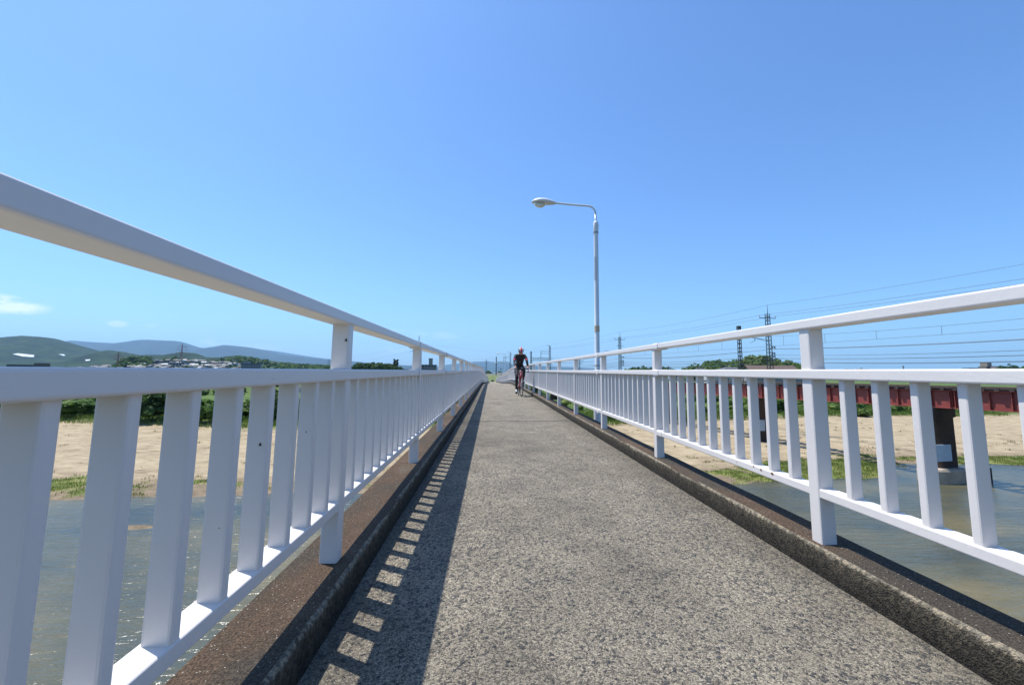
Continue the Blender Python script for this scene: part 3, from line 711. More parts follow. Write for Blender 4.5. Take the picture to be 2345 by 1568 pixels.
# gallows frame and truss portal, for the masts far along
def portal(m):
    for z in (5.55,5.0): 
        mb=MB(); mb.bar((-.1,0,z),(-2.4,0,z),.07); mb.build('frame_bar',[STEEL],m)
    mb=MB(); mb.bar((-2.4,0,5.65),(-2.4,0,3.7),.09); mb.build('frame_post',[STEEL],m)
    mb=MB(); mb.bar((-.1,0,3.85),(-4.9,0,3.85),.09); mb.bar((-.1,0,3.35),(-4.9,0,3.35),.09)
    x=-.3; k=0
    while x>-4.6:
        mb.bar((x,0,3.85 if k%2 else 3.35),(x-.48,0,3.35 if k%2 else 3.85),.06); x-=.48;k+=1
    mb.bar((-.1,0,2.8),(-.7,0,3.35),.07); mb.bar((-4.9,0,2.8),(-4.3,0,3.35),.07); mb.build('truss_beam',[STEEL],m)
    mb=MB(); mb.box(-5.15,-4.9,-.14,.14,-1.6,5.5); mb.build('left_post',[STEEL],m)
    mb=MB(); mb.bar((-2.8,0,3.35),(-2.6,0,2.6),.03); mb.bar((-2.4,0,3.35),(-2.6,0,2.6),.03); mb.bar((-2.6,0,2.6),(-2.6,0,2.3),.08); mb.build('hanger',[INS],m)
    for z in (3.9,2.4): 
        mb=MB(); mb.bar((.1,0,z),(.55,0,z),.05); mb.bar((.55,0,z),(.55,0,z-.3),.05); mb.build('feeder_bracket',[STEEL],m)
portal(m3); put(m3,117.5,0,'lattice gantry with truss beam over the tracks, right of the cyclist','railway gantry')
m4=copy_tree(m3); put(m4,160,0,'lattice gantry with truss beam, directly left of the cyclist','railway gantry')
m5=make_mast(5.6,6.8,'small'); arm(m5,-.9,.9,4.9,.1); arm(m5,-.7,.7,4.0,.1); arm(m5,-5.6,0,2.2,.12,name='beam'); put(m5,205,0,'small distant railway mast with long beam, left of the far gantry')
m6=make_mast(4.2,5.0,'small'); arm(m6,-1.1,1.1,3.6,.1); arm(m6,-.8,.8,2.9,.1)
p=W(1327,838,118); m6.location=(p.x,118,-.3); tag(m6,'short pole with crossarms seen over the right railing, left of the tall lamp','utility pole')
for px,py,d,lab in ((1171,846,190,'thin pole standing left of the cyclist shoulder'),(1146,842,200,'thin pole between the two far gantry posts'),(1247,849,300,'short thin pole behind the right railing top')):
    mb=MB(); p=W(px,py,d); mb.tube([(0,0,-5-p.z),(0,0,0)],.13,6); mb.bar((-.8,0,-.6),(.8,0,-.6),.12); o=mb.build('utility_pole',[STEEL]); o.location=p; tag(o,lab,'utility pole')
def wire(name,pts,r,label,cat='overhead wire',group='overhead wires of the railway',sag=.25,drop=None,parent=None):
    path=[]
    for a,b in zip(pts[:-1],pts[1:]):
        for k in range(14):
            t=k/14; q=a.lerp(b,t); q.z-=4*sag*t*(1-t); path.append(q)
    path.append(pts[-1]); mb=MB(); mb.tube(path,r*.8,5,caps=False); o=mb.build(name,[WIREM],parent); 
    if not parent: tag(o,label,cat,group)
    return o
MY=[-22,12.5,46.6,79.5,117.5,160,205,260]
def run(off,zs,r,label,sag=.3,**k):
    pts=[RP(y,off,(zs[min(i,len(zs)-1)] if isinstance(zs,list) else zs)-(.0 if y<200 else .9)) for i,y in enumerate(MY)]
    return wire('overhead_wire',pts,r,label,sag=sag,**k)
run(.05,7.4,.014,'topmost thin wire strung between the mast spikes',.35)
run(-.98,6.28,.015,'thin wire on the left end of the upper crossarms',.3)
run(.98,6.28,.015,'thin wire on the right end of the upper crossarms',.3)
ms=run(-2.4,3.98,.014,'messenger wire with droppers hanging above the near track',.55,cat='catenary wire')
cw=run(-2.4,2.85,.014,'contact wire below the messenger wire of the near track',.0,cat='catenary wire')
for y0,y1 in zip(MY[:-2],MY[1:-1]):
    for k in range(1,8):
        t=k/8; y=y0+(y1-y0)*t; zt=3.98-4*.55*t*(1-t); a=RP(y,-2.4,zt); b=RP(y,-2.4,2.85)
        if y<6 or y>120: continue
        mb=MB(); mb.tube([a,b],.012,5); mb.build('dropper',[WIREM],ms)
for off,z,r,lab in ((.67,2.80,.022,'thick feeder cable in the top bracket of the masts'),(.42,2.78,.02,'second cable in the top bracket, just beside the thick feeder'),
                    (.62,2.17,.014,'thin twin cable in the second bracket, outer one'),(.42,2.16,.014,'thin twin cable in the second bracket, inner one'),
                    (.62,1.82,.024,'thick dark cable in the third bracket of the masts'),(.42,1.80,.016,'thin cable in the third bracket beside the thick one'),
                    (.62,1.46,.022,'thick cable in the lowest bracket of the masts'),(.42,1.44,.014,'thin cable in the lowest bracket, inner side')):
    run(off,z,r,lab,.32+.1*rng.uniform())
# far-end bank: road block and small box
mb=MB(); mb.box(-.35,.35,-.3,.3,0,.45); mb.box(-.4,.4,-.35,.35,.45,.5); o=mb.build('concrete_block',[simple('dark_block',(.05,.05,.05),.8,.2,5)]); o.location=(.55,134,-2.62); tag(o,'small dark block on the road at the far end of the footbridge','block')
# ------------------------------------------------------------------ hills and mountains (built where they stand)
def m_hill(name, cols, sc):
    n=NT(name); f=n.noise(sc,7,.68); g=n.noise(sc*6,4,.7)
    c=n.ramp(f,[(.40,cols[0]),(.5,cols[1]),(.60,cols[2])])
    return n.fin(n.mix(1.0,c,n.ramp(g,[(.3,(.7,.7,.7)),(.7,(1.2,1.2,1.2))]),'MULTIPLY'),.95,spec=.1)
def ridge_z(prof, dc, px):
    py=np.interp(px,[p[0] for p in prof],[p[1] for p in prof]); return W(px,py,dc).z
def ridge(name, prof, d0, dc, d1, mat, rough, zb=-5, step=3, rows=26, kind='structure'):
    """hill range whose crest runs through the profile at distance dc"""
    pxs=[p[0] for p in prof]; xs=np.arange(pxs[0],pxs[-1]+.1,step); V=[]; n=0
    for px in xs:
        zt=ridge_z(prof,dc,px); xw=W(px,hz(px),dc).x
        for j in range(rows):
            t=j/(rows-1); d=d0+(d1-d0)*t; u=(d-d0)/(dc-d0) if d<dc else (d1-d)/(d1-dc)
            k=u*u*(3-2*u); x=xw+ (px-VX)/FPX*(d-dc)*.35
            q=noise.fractal((x/rough[0],d/rough[0],3.3),1.0,2.1,5)
            z=zb+(zt-zb)*k*(1+(.22*q if t<.98 and d<dc*.995 else 0)*(1-k**6)) + rough[1]*q*.25*k
            V.append((x,d,z))
    F=[(i*rows+j,(i+1)*rows+j,(i+1)*rows+j+1,i*rows+j+1) for i in range(len(xs)-1) for j in range(rows-1)]
    me=bpy.data.meshes.new(name); me.from_pydata(V,[],F); me.polygons.foreach_set('use_smooth',[True]*len(F)); me.materials.append(mat)
    o=bpy.data.objects.new(name,me); COL.objects.link(o); tag(o,kind=kind); return o
HM=m_hill('forest_hill',[(.007,.019,.010),(.015,.034,.014),(.026,.048,.017)],.012)
HM2=m_hill('far_forest_mountain',[(.008,.018,.02),(.013,.028,.028),(.02,.038,.034)],.0016)
# far blue ranges
ridge('mountain',[(60,842),(110,800),(160,779),(215,783),(260,785),(330,778),(400,781),(450,797),(480,798),(520,791),(580,798),(640,812),(700,818),(760,824),(800,827),(850,832),(900,836),(940,838),(960,834),(990,839),(1020,846)],7000,9500,13000,HM2,(1500,60))
ridge('mountain',[(-500,836),(-300,815),(-100,800),(60,800),(150,806),(300,812),(450,803),(530,792),(560,796),(640,806),(720,818),(820,828),(900,838),(960,840),(1000,838),(1040,832),(1085,828),(1130,829),(1180,834),(1250,838),(1330,842),(1420,850),(1500,856)],10500,13500,17000,HM2,(2200,80))
# green hills
ridge('hill',[(-1300,850),(-900,800),(-500,760),(-260,790),(-120,792),(-20,776),(55,771),(100,774),(150,788),(200,803),(250,806),(290,812),(330,824),(400,845),(430,851)],1900,2900,4200,HM,(420,30),step=2.5,rows=40)
ridge('hill',[(150,850),(200,828),(240,812),(262,804),(290,808),(330,814),(370,812),(395,817),(420,820),(460,836),(520,848)],1700,2300,3000,HM,(300,18),step=2.5)
ridge('hill',[(340,850),(365,825),(385,815),(400,808),(418,806),(440,808),(458,816),(500,818),(540,826),(600,846)],1500,2000,2500,HM,(250,14),step=2.5)
ridge('hill',[(440,851),(480,836),(500,826),(520,817),(545,814),(580,820),(630,828),(700,833),(800,838),(900,848),(960,853)],900,1250,1700,HM,(150,8),step=2.5)
def mass(name, prof, d0, d1, dens, cr, mats, label, ls, zbase=-4.5, seed=1, stuff=True, grow=1.0):
    """wooded mound: an earth body and many crowns standing on it"""
    rg=np.random.default_rng(seed); pxs=[p[0] for p in prof]; mb=MB(); dc=(d0*.35+d1*.65)
    for i in range(dens):
        px=rg.uniform(pxs[0],pxs[-1]); t=rg.uniform(); d=d0+(dc-d0)*t
        zt=ridge_z(prof,dc,px); k=.25+.75*math.sin(t*math.pi/2)
        r=cr*rg.uniform(.65,1.35); z=zbase+max(0,(zt-zbase-r*.9))*k; x=W(px,hz(px),d).x
        ih=int(rg.integers(0,len(mats)))
        crown(mb,(x,d,z),r,r,r*rg.uniform(.75,1.05),5,12,ls*rg.uniform(.8,1.2),ih)
    # body
    rings=[]
    for j in range(9):
        t=j/8; k=math.sin(t*math.pi*.5) if t<=1 else 1; d=d0+(dc-d0)*t
        rings.append([(W(px,hz(px),d).x,d,zbase-2+max(0,(ridge_z(prof,dc,px)-zbase-cr*1.2))*(.2+.8*k)*.93) for px in np.arange(pxs[0],pxs[-1],6)])
    rings.append([(p[0],d1+20,zbase-2) for p in rings[-1]])
    mb.loft(rings,0,True,False,False)
    o=mb.build(name,mats); tag(o,label,'wood',kind='stuff'); return o
LM=[LEAF_DARK,LEAF_MID]
mass('town_wood',[(262,835),(275,820),(300,813),(345,814),(352,830)],620,760,46,5,LM,'wooded knoll above the roofs of the hillside town',1.0,seed=3)
mass('town_wood',[(352,846),(358,832),(372,824),(392,828),(402,842)],700,800,22,4,LM,'small dark grove among the roofs in the middle of the town',1.0,seed=4)
mass('town_wood',[(372,822),(386,814),(400,815),(432,820),(440,832)],780,900,30,5,LM,'dark trees on the hilltop behind the pylon',1.1,seed=5)
mass('town_wood',[(497,824),(515,816),(545,814),(590,818),(640,829),(700,832),(790,836),(930,846)],760,1000,170,7,LM,'long wooded ridge behind the apartment blocks on the left bank',1.3,seed=6)
mass('town_wood',[(490,846),(520,836),(560,832),(600,838),(620,848)],640,740,24,6,LM,'dark grove at the right end of the hillside town',1.1,seed=7)
mass('town_wood',[(135,847),(142,838),(160,837),(175,842),(180,848)],520,560,14,3.2,[LEAF_MID,LEAF_FRESH],'low green trees at the left end of the town',.8,seed=8)
mass('town_wood',[(222,848),(235,842),(255,838),(270,845)],520,570,16,3.2,[LEAF_MID,LEAF_FRESH],'low bright trees before the first roofs of the town',.8,seed=18)
mass('wooded_hill',[(1555,850),(1575,840),(1595,831),(1625,826),(1650,824),(1675,826),(1690,823),(1720,821),(1760,818),(1800,824),(1830,830),(1855,841),(1880,846)],330,470,230,4.6,[LEAF_MID,LEAF_FRESH],'long wooded hill behind the railway masts, right of the lamp',.9,seed=9)
mass('wooded_hill',[(1418,851),(1440,843),(1455,838),(1480,838),(1500,843),(1510,840),(1528,838),(1550,848)],520,640,80,5,LM,'small low wooded hill between the masts and the lamp',1.0,seed=10)
mass('wooded_hill',[(2270,857),(2285,840),(2310,834),(2350,834),(2420,836),(2480,850)],560,680,70,5.5,LM,'dark wood at the right edge of the picture',1.2,seed=11)
mass('riverside_wood',[(1000,853),(1040,851),(1090,850),(1120,849),(1150,850),(1200,851),(1300,851),(1400,851)],420,560,60,2.6,LM,'low line of trees on the plain beyond the far bank',.8,seed=12)
mass('riverside_wood',[(1900,853),(2000,851),(2100,853),(2200,853),(2290,853)],520,660,70,3,LM,'low hedge of trees among the far houses on the right',.9,seed=13)
# single trees
T1=make_tree(13,6.5,LEAF_DARK,70,40,.55); T2=make_tree(15,2.0,LEAF_DARK,40,40,.42,'tall'); T3=make_tree(12,7,LEAF_FRESH,80,44,.5)
def put_tree(o,px,py,d,h0,label,first=True,group=None,zg=-4.6):
    p=W(px,py,d); s=(p.z-zg)/h0; o=o if first else copy_tree(o); o.location=(p.x,d,zg); o.scale=(s*1.0,s*1.0,s); o.rotation_euler=(0,0,px*.37); tag(o,label,'tree',group); return o
GT='dark riverside trees between two left railing posts'
put_tree(T1,826,829,262,12.6,'round dark tree just right of the nearest left railing post',True,GT)
put_tree(T1,850,828,270,12.6,'second dark tree from the left railing post, broad crown',False,GT)
put_tree(T1,872,829,262,12.6,'round dark tree left of the tall poplars',False,GT)
put_tree(T1,893,831,268,12.6,'dark tree directly below the tall poplars',False,GT)
put_tree(T1,913,838,262,12.6,'lowest dark tree, right end of the tree row',False,GT)
put_tree(T2,904,821,275,15,'tall slim poplar rising over the dark trees, left one',True,GT)
put_tree(T2,910,822,276,15,'tall slim poplar rising over the dark trees, right one',False,GT)
T3_=put_tree(T3,1738,815,240,11.6,'big bright green round tree left of the tallest railway mast',True); T3_.scale.x*=1.3; T3_.scale.y*=1.3
# ------------------------------------------------------------------ buildings
def wallm(name,c): return simple(name,c,.85,.1,.5)
WALLS=[wallm('cream_wall',(.36,.33,.28)),wallm('white_wall',(.48,.48,.47)),wallm('grey_wall',(.25,.25,.26)),wallm('brown_wall',(.24,.18,.13))]
ROOFS=[simple('grey_tile_roof',(.075,.08,.09),.7,.15,1),simple('dark_tile_roof',(.075,.075,.08),.7,.15,1),simple('pale_metal_roof',(.27,.285,.295),.5,.1,1),simple('red_tin_roof',(.42,.10,.08),.6,.1,1),simple('brown_tile_roof',(.11,.075,.06),.75,.2,2)]
WIN=simple('dark_window_glass',(.03,.04,.05),.15,.2,1)
def house(w,dp,h,rh,wm,rm,hip=False,parts=False,ov=.5):
    root=empty('house'); mb=MB(); a,b=w/2,dp/2
    mb.box(-a,a,-b,b,-3,h)
    if not hip: mb.add([(-a,-b,h),(-a,b,h),(-a,0,h+rh)],[(0,1,2)]); mb.add([(a,-b,h),(a,b,h),(a,0,h+rh)],[(0,2,1)])
    mb.build('wall',[wm],root); mb=MB(); A,B=a+ov,b+ov; e=h-ov*rh/b; t=.18; ax=a-b*.8 if hip else A
    if hip: ax=max(.3,ax)
    vs=[(-A,-B,e),(A,-B,e),(A,B,e),(-A,B,e),(-ax,0,h+rh),(ax,0,h+rh)]
    up=[(x,y,z+t) for x,y,z in vs]
    f=[(0,1,5,4),(2,3,4,5),(3,0,4),(1,2,5)] if hip else [(0,1,5,4),(2,3,4,5)]
    mb.add(up,f); mb.add(vs,[tuple(reversed(q)) for q in f]); mb.add(vs+up,[(0,6,7,1),(1,7,8,2),(2,8,9,3),(3,9,6,0)] if hip else [(0,6,7,1),(2,8,9,3),(0,4,10,6),(4,3,9,10),(1,7,11,5),(5,11,8,2)])
    mb.build('roof',[rm],root)
    nwin=max(2,int(w/2.8))
    if parts:
        for fl in range(max(1,int(h//2.8))):
            for k in range(nwin):
                x=-a+(k+.5)*w/nwin; z=1.1+fl*2.8; mb=MB(); mb.box(x-.7,x+.7,-b-.04,-b+.02,z,z+1.2); mb.build('window',[WIN],root)
    return root
protos=[house(9,7,5.2,1.8,WALLS[0],ROOFS[0],False,True),house(8,7,5.4,1.9,WALLS[1],ROOFS[1],True,True),house(11,7.5,3.2,2.0,WALLS[2],ROOFS[0],True,True),house(8,6.5,5.6,1.5,WALLS[1],ROOFS[2],False,True),house(9,7,5.4,1.8,WALLS[3],ROOFS[1],False,True)]
pused=set()
LB=['cream gabled house with grey roof in the hillside town beyond the left railing','white house with dark hipped roof in the hillside town beyond the left railing','low grey house with hipped roof in the hillside town beyond the left railing','white house with pale metal roof in the hillside town beyond the left railing','brown house with dark gabled roof in the hillside town beyond the left railing']
LBR=['cream gabled house with grey roof on the plain beyond the right railing','white house with dark hipped roof on the plain beyond the right railing','low grey house with hipped roof on the plain beyond the right railing','white house with pale metal roof on the plain beyond the right railing','brown house with dark gabled roof on the plain beyond the right railing']
def put_house(k,px,py,d,rz,labels,g,s=1.0):
    p=W(px,py,d); o=protos[k] if k not in pused else copy_tree(protos[k]); pused.add(k)
    top=[7,7.3,5.2,7.1,7.2][k]*s
    o.location=(p.x,d,p.z-top); o.scale=(s,s,s); o.rotation_euler=(0,0,rz); tag(o,labels[k],'house',g+', '+['cream gabled','white hipped','low grey','pale metal roofed','brown gabled'][k]); return o
rr=random.Random(11)
TP=[(120,850),(170,846),(230,843),(290,834),(330,829),(380,827),(430,827),(480,828),(530,833),(570,844),(620,850)]
def town_z(px,d):
    u=min(1,max(0,(d-520)/(800-520))); return -5+(ridge_z(TP,800,px)+5)*u
mb=MB(); rings=[]
for d in (515,560,620,680,740,800,860): rings.append([(W(px,hz(px),d).x,d,town_z(px,d)-(0 if d<=800 else 4)) for px in range(120,625,8)])
mb.loft(rings,0,True,False,False); o=mb.build('hillside',[HM]); tag(o,kind='structure')
for i in range(190):
    px=rr.uniform(295,565) if i%6 else rr.uniform(170,290); d=530+250*rr.random()**.9; p0=W(px,hz(px),d)
    k=rr.choice([0,1,2,0,2,4,3,1]); sc_=rr.uniform(.55,.8); z=town_z(px,d)
    o=protos[k] if k not in pused else copy_tree(protos[k]); pused.add(k)
    o.location=(p0.x,d,z); o.scale=(sc_,sc_,sc_); o.rotation_euler=(0,0,rr.uniform(-.6,.6)); tag(o,LB[k],'house','hillside town houses, '+['cream gabled','white hipped','low grey','pale metal roofed','brown gabled'][k])
for i,px in enumerate([1590,1603,1618,1632,1647,1895,1930,1945,1975,2000,2030,2050,2090,2110,2140,2160,2180,2195,2215,1448,1540,1550]):
    d=rr.uniform(330,430) if px<1700 else rr.uniform(420,620); put_house(rr.choice([0,1,2,3,4]),px,rr.uniform(844,849)+(3 if px<1600 else 0)+ (px-1900)*.004,d,rr.uniform(-.5,.5),LBR,'far houses on the plain',rr.uniform(.8,1.15))
for i,px in enumerate([1128,1133,1143,1152,1159]):
    d=260+i*15; put_house([0,2,1,4,0][i],px,[856,858,856,854,858][i],d,rr.uniform(-.5,.5),['cream house seen in the gap at the far end of the bridge','white hipped house seen in the gap at the far end of the bridge','low grey house seen in the gap at the far end of the bridge','x','brown gabled house seen in the gap at the far end of the bridge'],'houses at the far end of the bridge',1)
def single(w,dp,h,rh,wm,rm,px,py,d,rz,label,hip=False,cat='house',name='house'):
    o=house(w,dp,h,rh,wm,rm,hip,True); o.name=name; p=W(px,py,d); o.location=(p.x,d,p.z-h-rh); o.rotation_euler=(0,0,rz); tag(o,label,cat); return o
single(11.5,8,4.6,2.4,WALLS[2],ROOFS[4],1762,838,118,-.10,'brown tiled gabled house roof between the tall mast and the nearest right post')
single(14,9,7,1.5,WALLS[1],ROOFS[0],1675,841,250,.1,'large white house with grey hipped roof beneath the wooded hill',True)
single(13,8,4,.6,WALLS[1],ROOFS[2],1640,848,255,.0,'long low white building left of the large white house')
single(16,8,3.4,1.8,WALLS[0],ROOFS[3],382,845.5,520,.1,'long house with bright red roof at the foot of the town')
def block(name,w,dp,h,fl,bays,wm,px,py,d,rz,label,tower=None,cat='building'):
    root=empty(name); mb=MB(); mb.box(-w/2,w/2,-dp/2,dp/2,-8,h); mb.build('wall',[wm],root)
    mb=MB(); mb.box(-w/2-.3,w/2+.3,-dp/2-.3,dp/2+.3,h+.003,h+.5); mb.build('roof',[ROOFS[0]],root)
    if tower:
        tx,tw,th=tower; mb=MB(); mb.box(tx-tw/2,tx+tw/2,-dp/2+.5,dp/2-.5,h+.503,h+th); mb.box(tx-tw/2-.2,tx+tw/2+.2,-dp/2+.3,dp/2-.3,h+th+.003,h+th+.3); mb.build('tower',[wm],root)
    fh=h/fl
    for f in range(fl):
        mb=MB(); mb.box(-w/2+.4,w/2-.4,-dp/2-1.0,-dp/2-.002,f*fh+.1,f*fh+1.05); mb.build('balcony',[wm],root)
        for b in range(bays):
            x=-w/2+(b+.5)*w/bays; mb=MB(); mb.box(x-w/bays*.38,x+w/bays*.38,-dp/2-.06,-dp/2-.003,f*fh+1.1,f*fh+fh-.35); mb.build('window',[WIN],root)
    p=W(px,py,d); root.location=(p.x,d,p.z-h); root.rotation_euler=(0,0,rz); tag(root,label,cat); return root
block('apartment_block',19,9,18,6,7,wallm('dim_grey_wall',(.22,.22,.23)),976,836,430,.15,'grey apartment block with a rooftop stair tower, between left railing posts',(4,3.5,6))
block('low_building',16,9,8,2,5,WALLS[3],943,847,420,0,'long low brown building left of the grey apartment block')
block('apartment_block',22,9,13,4,8,WALLS[2],577,833,600,.25,'pale grey stepped apartment block at the foot of the wooded ridge',(-6,7,2.5))
block('school_building',30,10,8,3,10,WALLS[2],360,827,690,.1,'long grey school building among trees on top of the town hill')
block('riverside_building',24,12,8,2,6,wallm('dark_brick_wall',(.10,.07,.06)),66,836,420,.1,'dark brick building below the green hill at far left',(10,4,1.6))
block('riverside_building',10,8,5,1,3,WALLS[3],8,840,430,.1,'small dark building at the left edge under the green hill')
block('white_hall',22,10,5,1,6,WALLS[1],408,830.5,640,.1,'wide white hall in the middle of the hillside town')
block('far_block',26,14,22,6,6,WALLS[1],1508-0,845,1500,.1,'pale hazy tower block far behind the small wooded hill')
block('far_block',16,12,14,4,5,WALLS[3],2258,840,760,.1,'brown building with square tower, far right over the railing',(0,9,7))
block('far_block',34,14,12,3,8,wallm('violet_brown_wall',(.26,.20,.19)),2300,839,740,.05,'wide purple brown block at far right beside the dark wood')
block('far_block',18,10,11,3,5,WALLS[1],2222,843,700,.1,'white flat roofed block at far right, left of the brown tower')
block('far_block',14,10,8,2,4,WALLS[0],2200,847,660,.1,'small cream block among far right houses')
single(22,10,3.5,2.6,WALLS[1],ROOFS[2],2250,847,420,.0,'wide white roofed hall low at far right',True,'hall','hall')
mb=MB(); rg=np.random.default_rng(5)
for i in range(330):
    px=rg.uniform(160,600); d=rg.uniform(525,800); r=rg.uniform(1.3,2.8); crown(mb,(W(px,hz(px),d).x,d,town_z(px,d)+r*.8),r,r,r*1.1,5,12,.7,int(rg.integers(0,2)))
o=mb.build('town_garden_trees',LM); tag(o,'garden trees scattered among the roofs of the hillside town','trees',kind='stuff')
# thin towers on the right horizon
def mast(px,py,d,w,label,cat='tower'):
    p=W(px,py,d); mb=MB(); mb.box(-w/2,w/2,-w/2,w/2,-p.z-4,-p.z*.35); mb.box(-w*.3,w*.3,-w*.3,w*.3,-p.z*.35+.01,0); o=mb.build('tower',[WALLS[2]]); o.location=p; tag(o,label,cat)
mast(2068,837,700,2.6,'slim dark antenna tower alone on the right horizon'); mast(1844,838,1500,9,'twin hazy high rise right of the wooded hill'); mast(1972,842,1100,5,'white pointed tower on the horizon behind far houses'); mast(1888,843,1100,4,'small white tower right next to the nearest right post')
# white covers on the green hill, and pylons
COVER=simple('white_sheet_cover',(.42,.46,.49),.5,.06,.5)
def hillpatch(pts,d0,label):
    hit=[]
    dg=bpy.context.evaluated_depsgraph_get(); 
    mb=MB(); vs=[]
    for px,py in pts:
        v=W(px,py,1.0); ok,loc,nn,_,ob,_m=SC.ray_cast(dg,v*600,v.normalized(),distance=5000)
        vs.append(loc+Vector((0,-3,3)) if ok else v*d0)
    c=sum(vs,Vector())/len(vs); up=Vector((0,0,-1.5))
    mb.loft([[v+up for v in vs],vs]); o=mb.build('field_cover',[COVER]); tag(o,label,'field cover')
bpy.context.view_layer.update()
hillpatch([(30,812),(42,810),(80,814),(78,819),(52,817)],2300,'largest white sheet cover on the green hillside at far left')
hillpatch([(135,812),(145,812),(151,814),(147,816)],2300,'middle small white sheet cover on the green hillside')
hillpatch([(196,825),(208,824),(207,827),(198,828)],2300,'lowest white sheet cover right of the green hill')
def pylon(px,py,h,d,label,m,wd=1.0,arms=3):
    root=empty('pylon'); p=W(px,py,d); mb=MB(); W0=h*.16
    def bars(z0,z1,w0,w1,st,t):
        lattice(mb,z0,z1,w0,w1,st,t,t*.6)
    bars(0,h*.62,W0,W0*.28,h*.09,.22*wd); bars(h*.62,h,W0*.28,.4,h*.06,.18*wd); mb.build('tower_frame',[m],root)
    for k in range(arms):
        z=h*(.66+.11*k); L=h*(.17-.015*k if arms<3 or k!=1 else .2); mb=MB()
        for s in (-1,1):
            mb.bar((0,-.2,z),(s*L,0,z+h*.012),.18*wd); mb.bar((0,-.2,z+h*.045),(s*L,0,z+h*.012),.16*wd)
            for q in (.35,.65,.95): mb.bar((s*L*q,0,z+h*.01),(s*L*q,0,z+h*(.045*(1-q)+.005)),.1*wd); 
            mb.bar((s*L,0,z+h*.012),(s*L,0,z-h*.035),.14*wd); mb.bar((s*L*.7,0,z+h*.012),(s*L*.7,0,z-h*.03),.1*wd)
        mb.build('crossarm',[m],root)
    root.location=(p.x,d,p.z-h); root.rotation_euler=(0,0,.25); tag(root,label,'pylon'); return root
PYL=simple('galvanised_pylon_steel',(.16,.17,.18),.6,.1,.5); PYR=simple('rust_red_pylon_steel',(.30,.10,.07),.6,.15,.5)
pylon(960,768,44,420,'broad pylon rising behind the second left railing post',PYL,.85,2)
pylon(418,787,46,800,'red and grey pylon standing on the hillside town',PYR,1.5)
pylon(272,806,30,660,'small reddish lattice pylon at the left end of the town knoll',PYR,1.3)
pylon(754,822,34,1500,'tiny distant pylon on the wooded ridge left of the white post',PYL,1.9)
for k,(a,b,c2) in enumerate([((960,786),(640,838),1100),((960,800),(700,836),1100),((966,786),(1500,842),1600)]):
    A=W(a[0],a[1],420); B=W(b[0],b[1],c2); wire('overhead_wire',[A,B],.05,['faint power line running left from the broad pylon, upper','faint power line running left from the broad pylon, lower','faint power line running right from the broad pylon'][k],group='power lines of the broad pylon',sag=6)
# ------------------------------------------------------------------ cyclist and bicycle
CYY=15.55; CYX=(1192.8-VX)/FPX*CYY+.02
def cyc_root(name):
    r=empty(name,(CYX,CYY,deckz(CYY,CYX)+.002),math.pi+R(2.2)); return r
BLACKP=simple('black_bike_parts',(.014,.014,.015),.4,.1,20); TYRE=simple('tyre_rubber',(.012,.012,.012),.75,.2,20)
REDP=simple('glossy_red_frame_paint',(.50,.012,.03),.22,.06,5); SILV=simple('brushed_metal',(.45,.46,.48),.3,.1,20,metal=1)
bike=cyc_root('bicycle'); tag(bike,'red road bicycle with black wheels and drop handlebar, ridden toward the camera','bicycle')
# local frame: +y is the travelling direction, front wheel contact at the origin
FHy,RHy,WR=0.0,-.985,.335; BBp=Vector((0,-.57,.275))
def wheel(y,rotz=0):
    t=empty('wheel',(0,y,WR),rotz,bike)
    def torus(r,rr_,n=40,m=8,flat=1):
        mb=MB(); rings=[[(rr_*flat*math.cos(2*math.pi*k/m),(r+rr_*math.sin(2*math.pi*k/m))*math.cos(a),(r+rr_*math.sin(2*math.pi*k/m))*math.sin(a)) for k in range(m)] for a in [2*math.pi*j/n for j in range(n+1)]]
        mb.loft(rings,0,True,True,False); return mb
    ty=torus(WR-.0135,.0135).build('tyre',[TYRE],t); torus(WR-.034,.013,40,8,.75).build('rim',[BLACKP],t)
    mb=MB(); mb.tube([(-.035,0,0),(.035,0,0)],.016,10)
    for k in range(20):
        a=2*math.pi*k/20; mb.tube([(.03*(-1)**k,.012*math.cos(a+1),.012*math.sin(a+1)),(0,(WR-.03)*math.cos(a),(WR-.03)*math.sin(a))],.0014,4)
    mb.build('spokes',[SILV],t)
wheel(FHy,R(3)); wheel(RHy)
mb=MB(); ht=Vector((0,-.135,.86)); hb=Vector((0,-.095,.715)); st=Vector((0,-.735,.80)); RH=Vector((0,RHy,WR))
mb.tube([ht,hb],.021,12); mb.tube([hb,BBp],.021,12); mb.tube([ht+Vector((0,-.006,-.03)),st],.017,12); mb.tube([BBp,st+Vector((0,-.012,.04))],.017,12)
for sx in (-1,1):
    mb.tube([BBp+Vector((sx*.03,-.02,0)),RH+Vector((sx*.062,0,0))],.009,8); mb.tube([st+Vector((sx*.02,-.01,-.02)),RH+Vector((sx*.062,0,0))],.008,8)
mb.tube([BBp-Vector((.035,0,0)),BBp+Vector((.035,0,0))],.024,12); mb.build('frame',[REDP],bike)
mb=MB()
for sx in (-1,1): mb.tube([hb+Vector((sx*.012,0,-.01)),hb+Vector((sx*.045,.012,-.05)),(sx*.05,-.05,.52),(sx*.05,0,WR)],[.016,.017,.014,.009],8)
mb.build('fork',[REDP],bike)
mb=MB(); mb.tube([st,(0,-.77,.93)],.0135,10); mb.build('seat_post',[BLACKP],bike)
mb=MB(); mb.loft([[(w*math.cos(a)+0,y,z+.02*math.sin(a)) for a in [2*math.pi*k/12 for k in range(12)]] for y,w,z in ((-.92,.03,.955),(-.90,.068,.955),(-.84,.07,.955),(-.76,.035,.952),(-.68,.02,.95),(-.65,.012,.945))],0,True); mb.build('saddle',[BLACKP],bike)
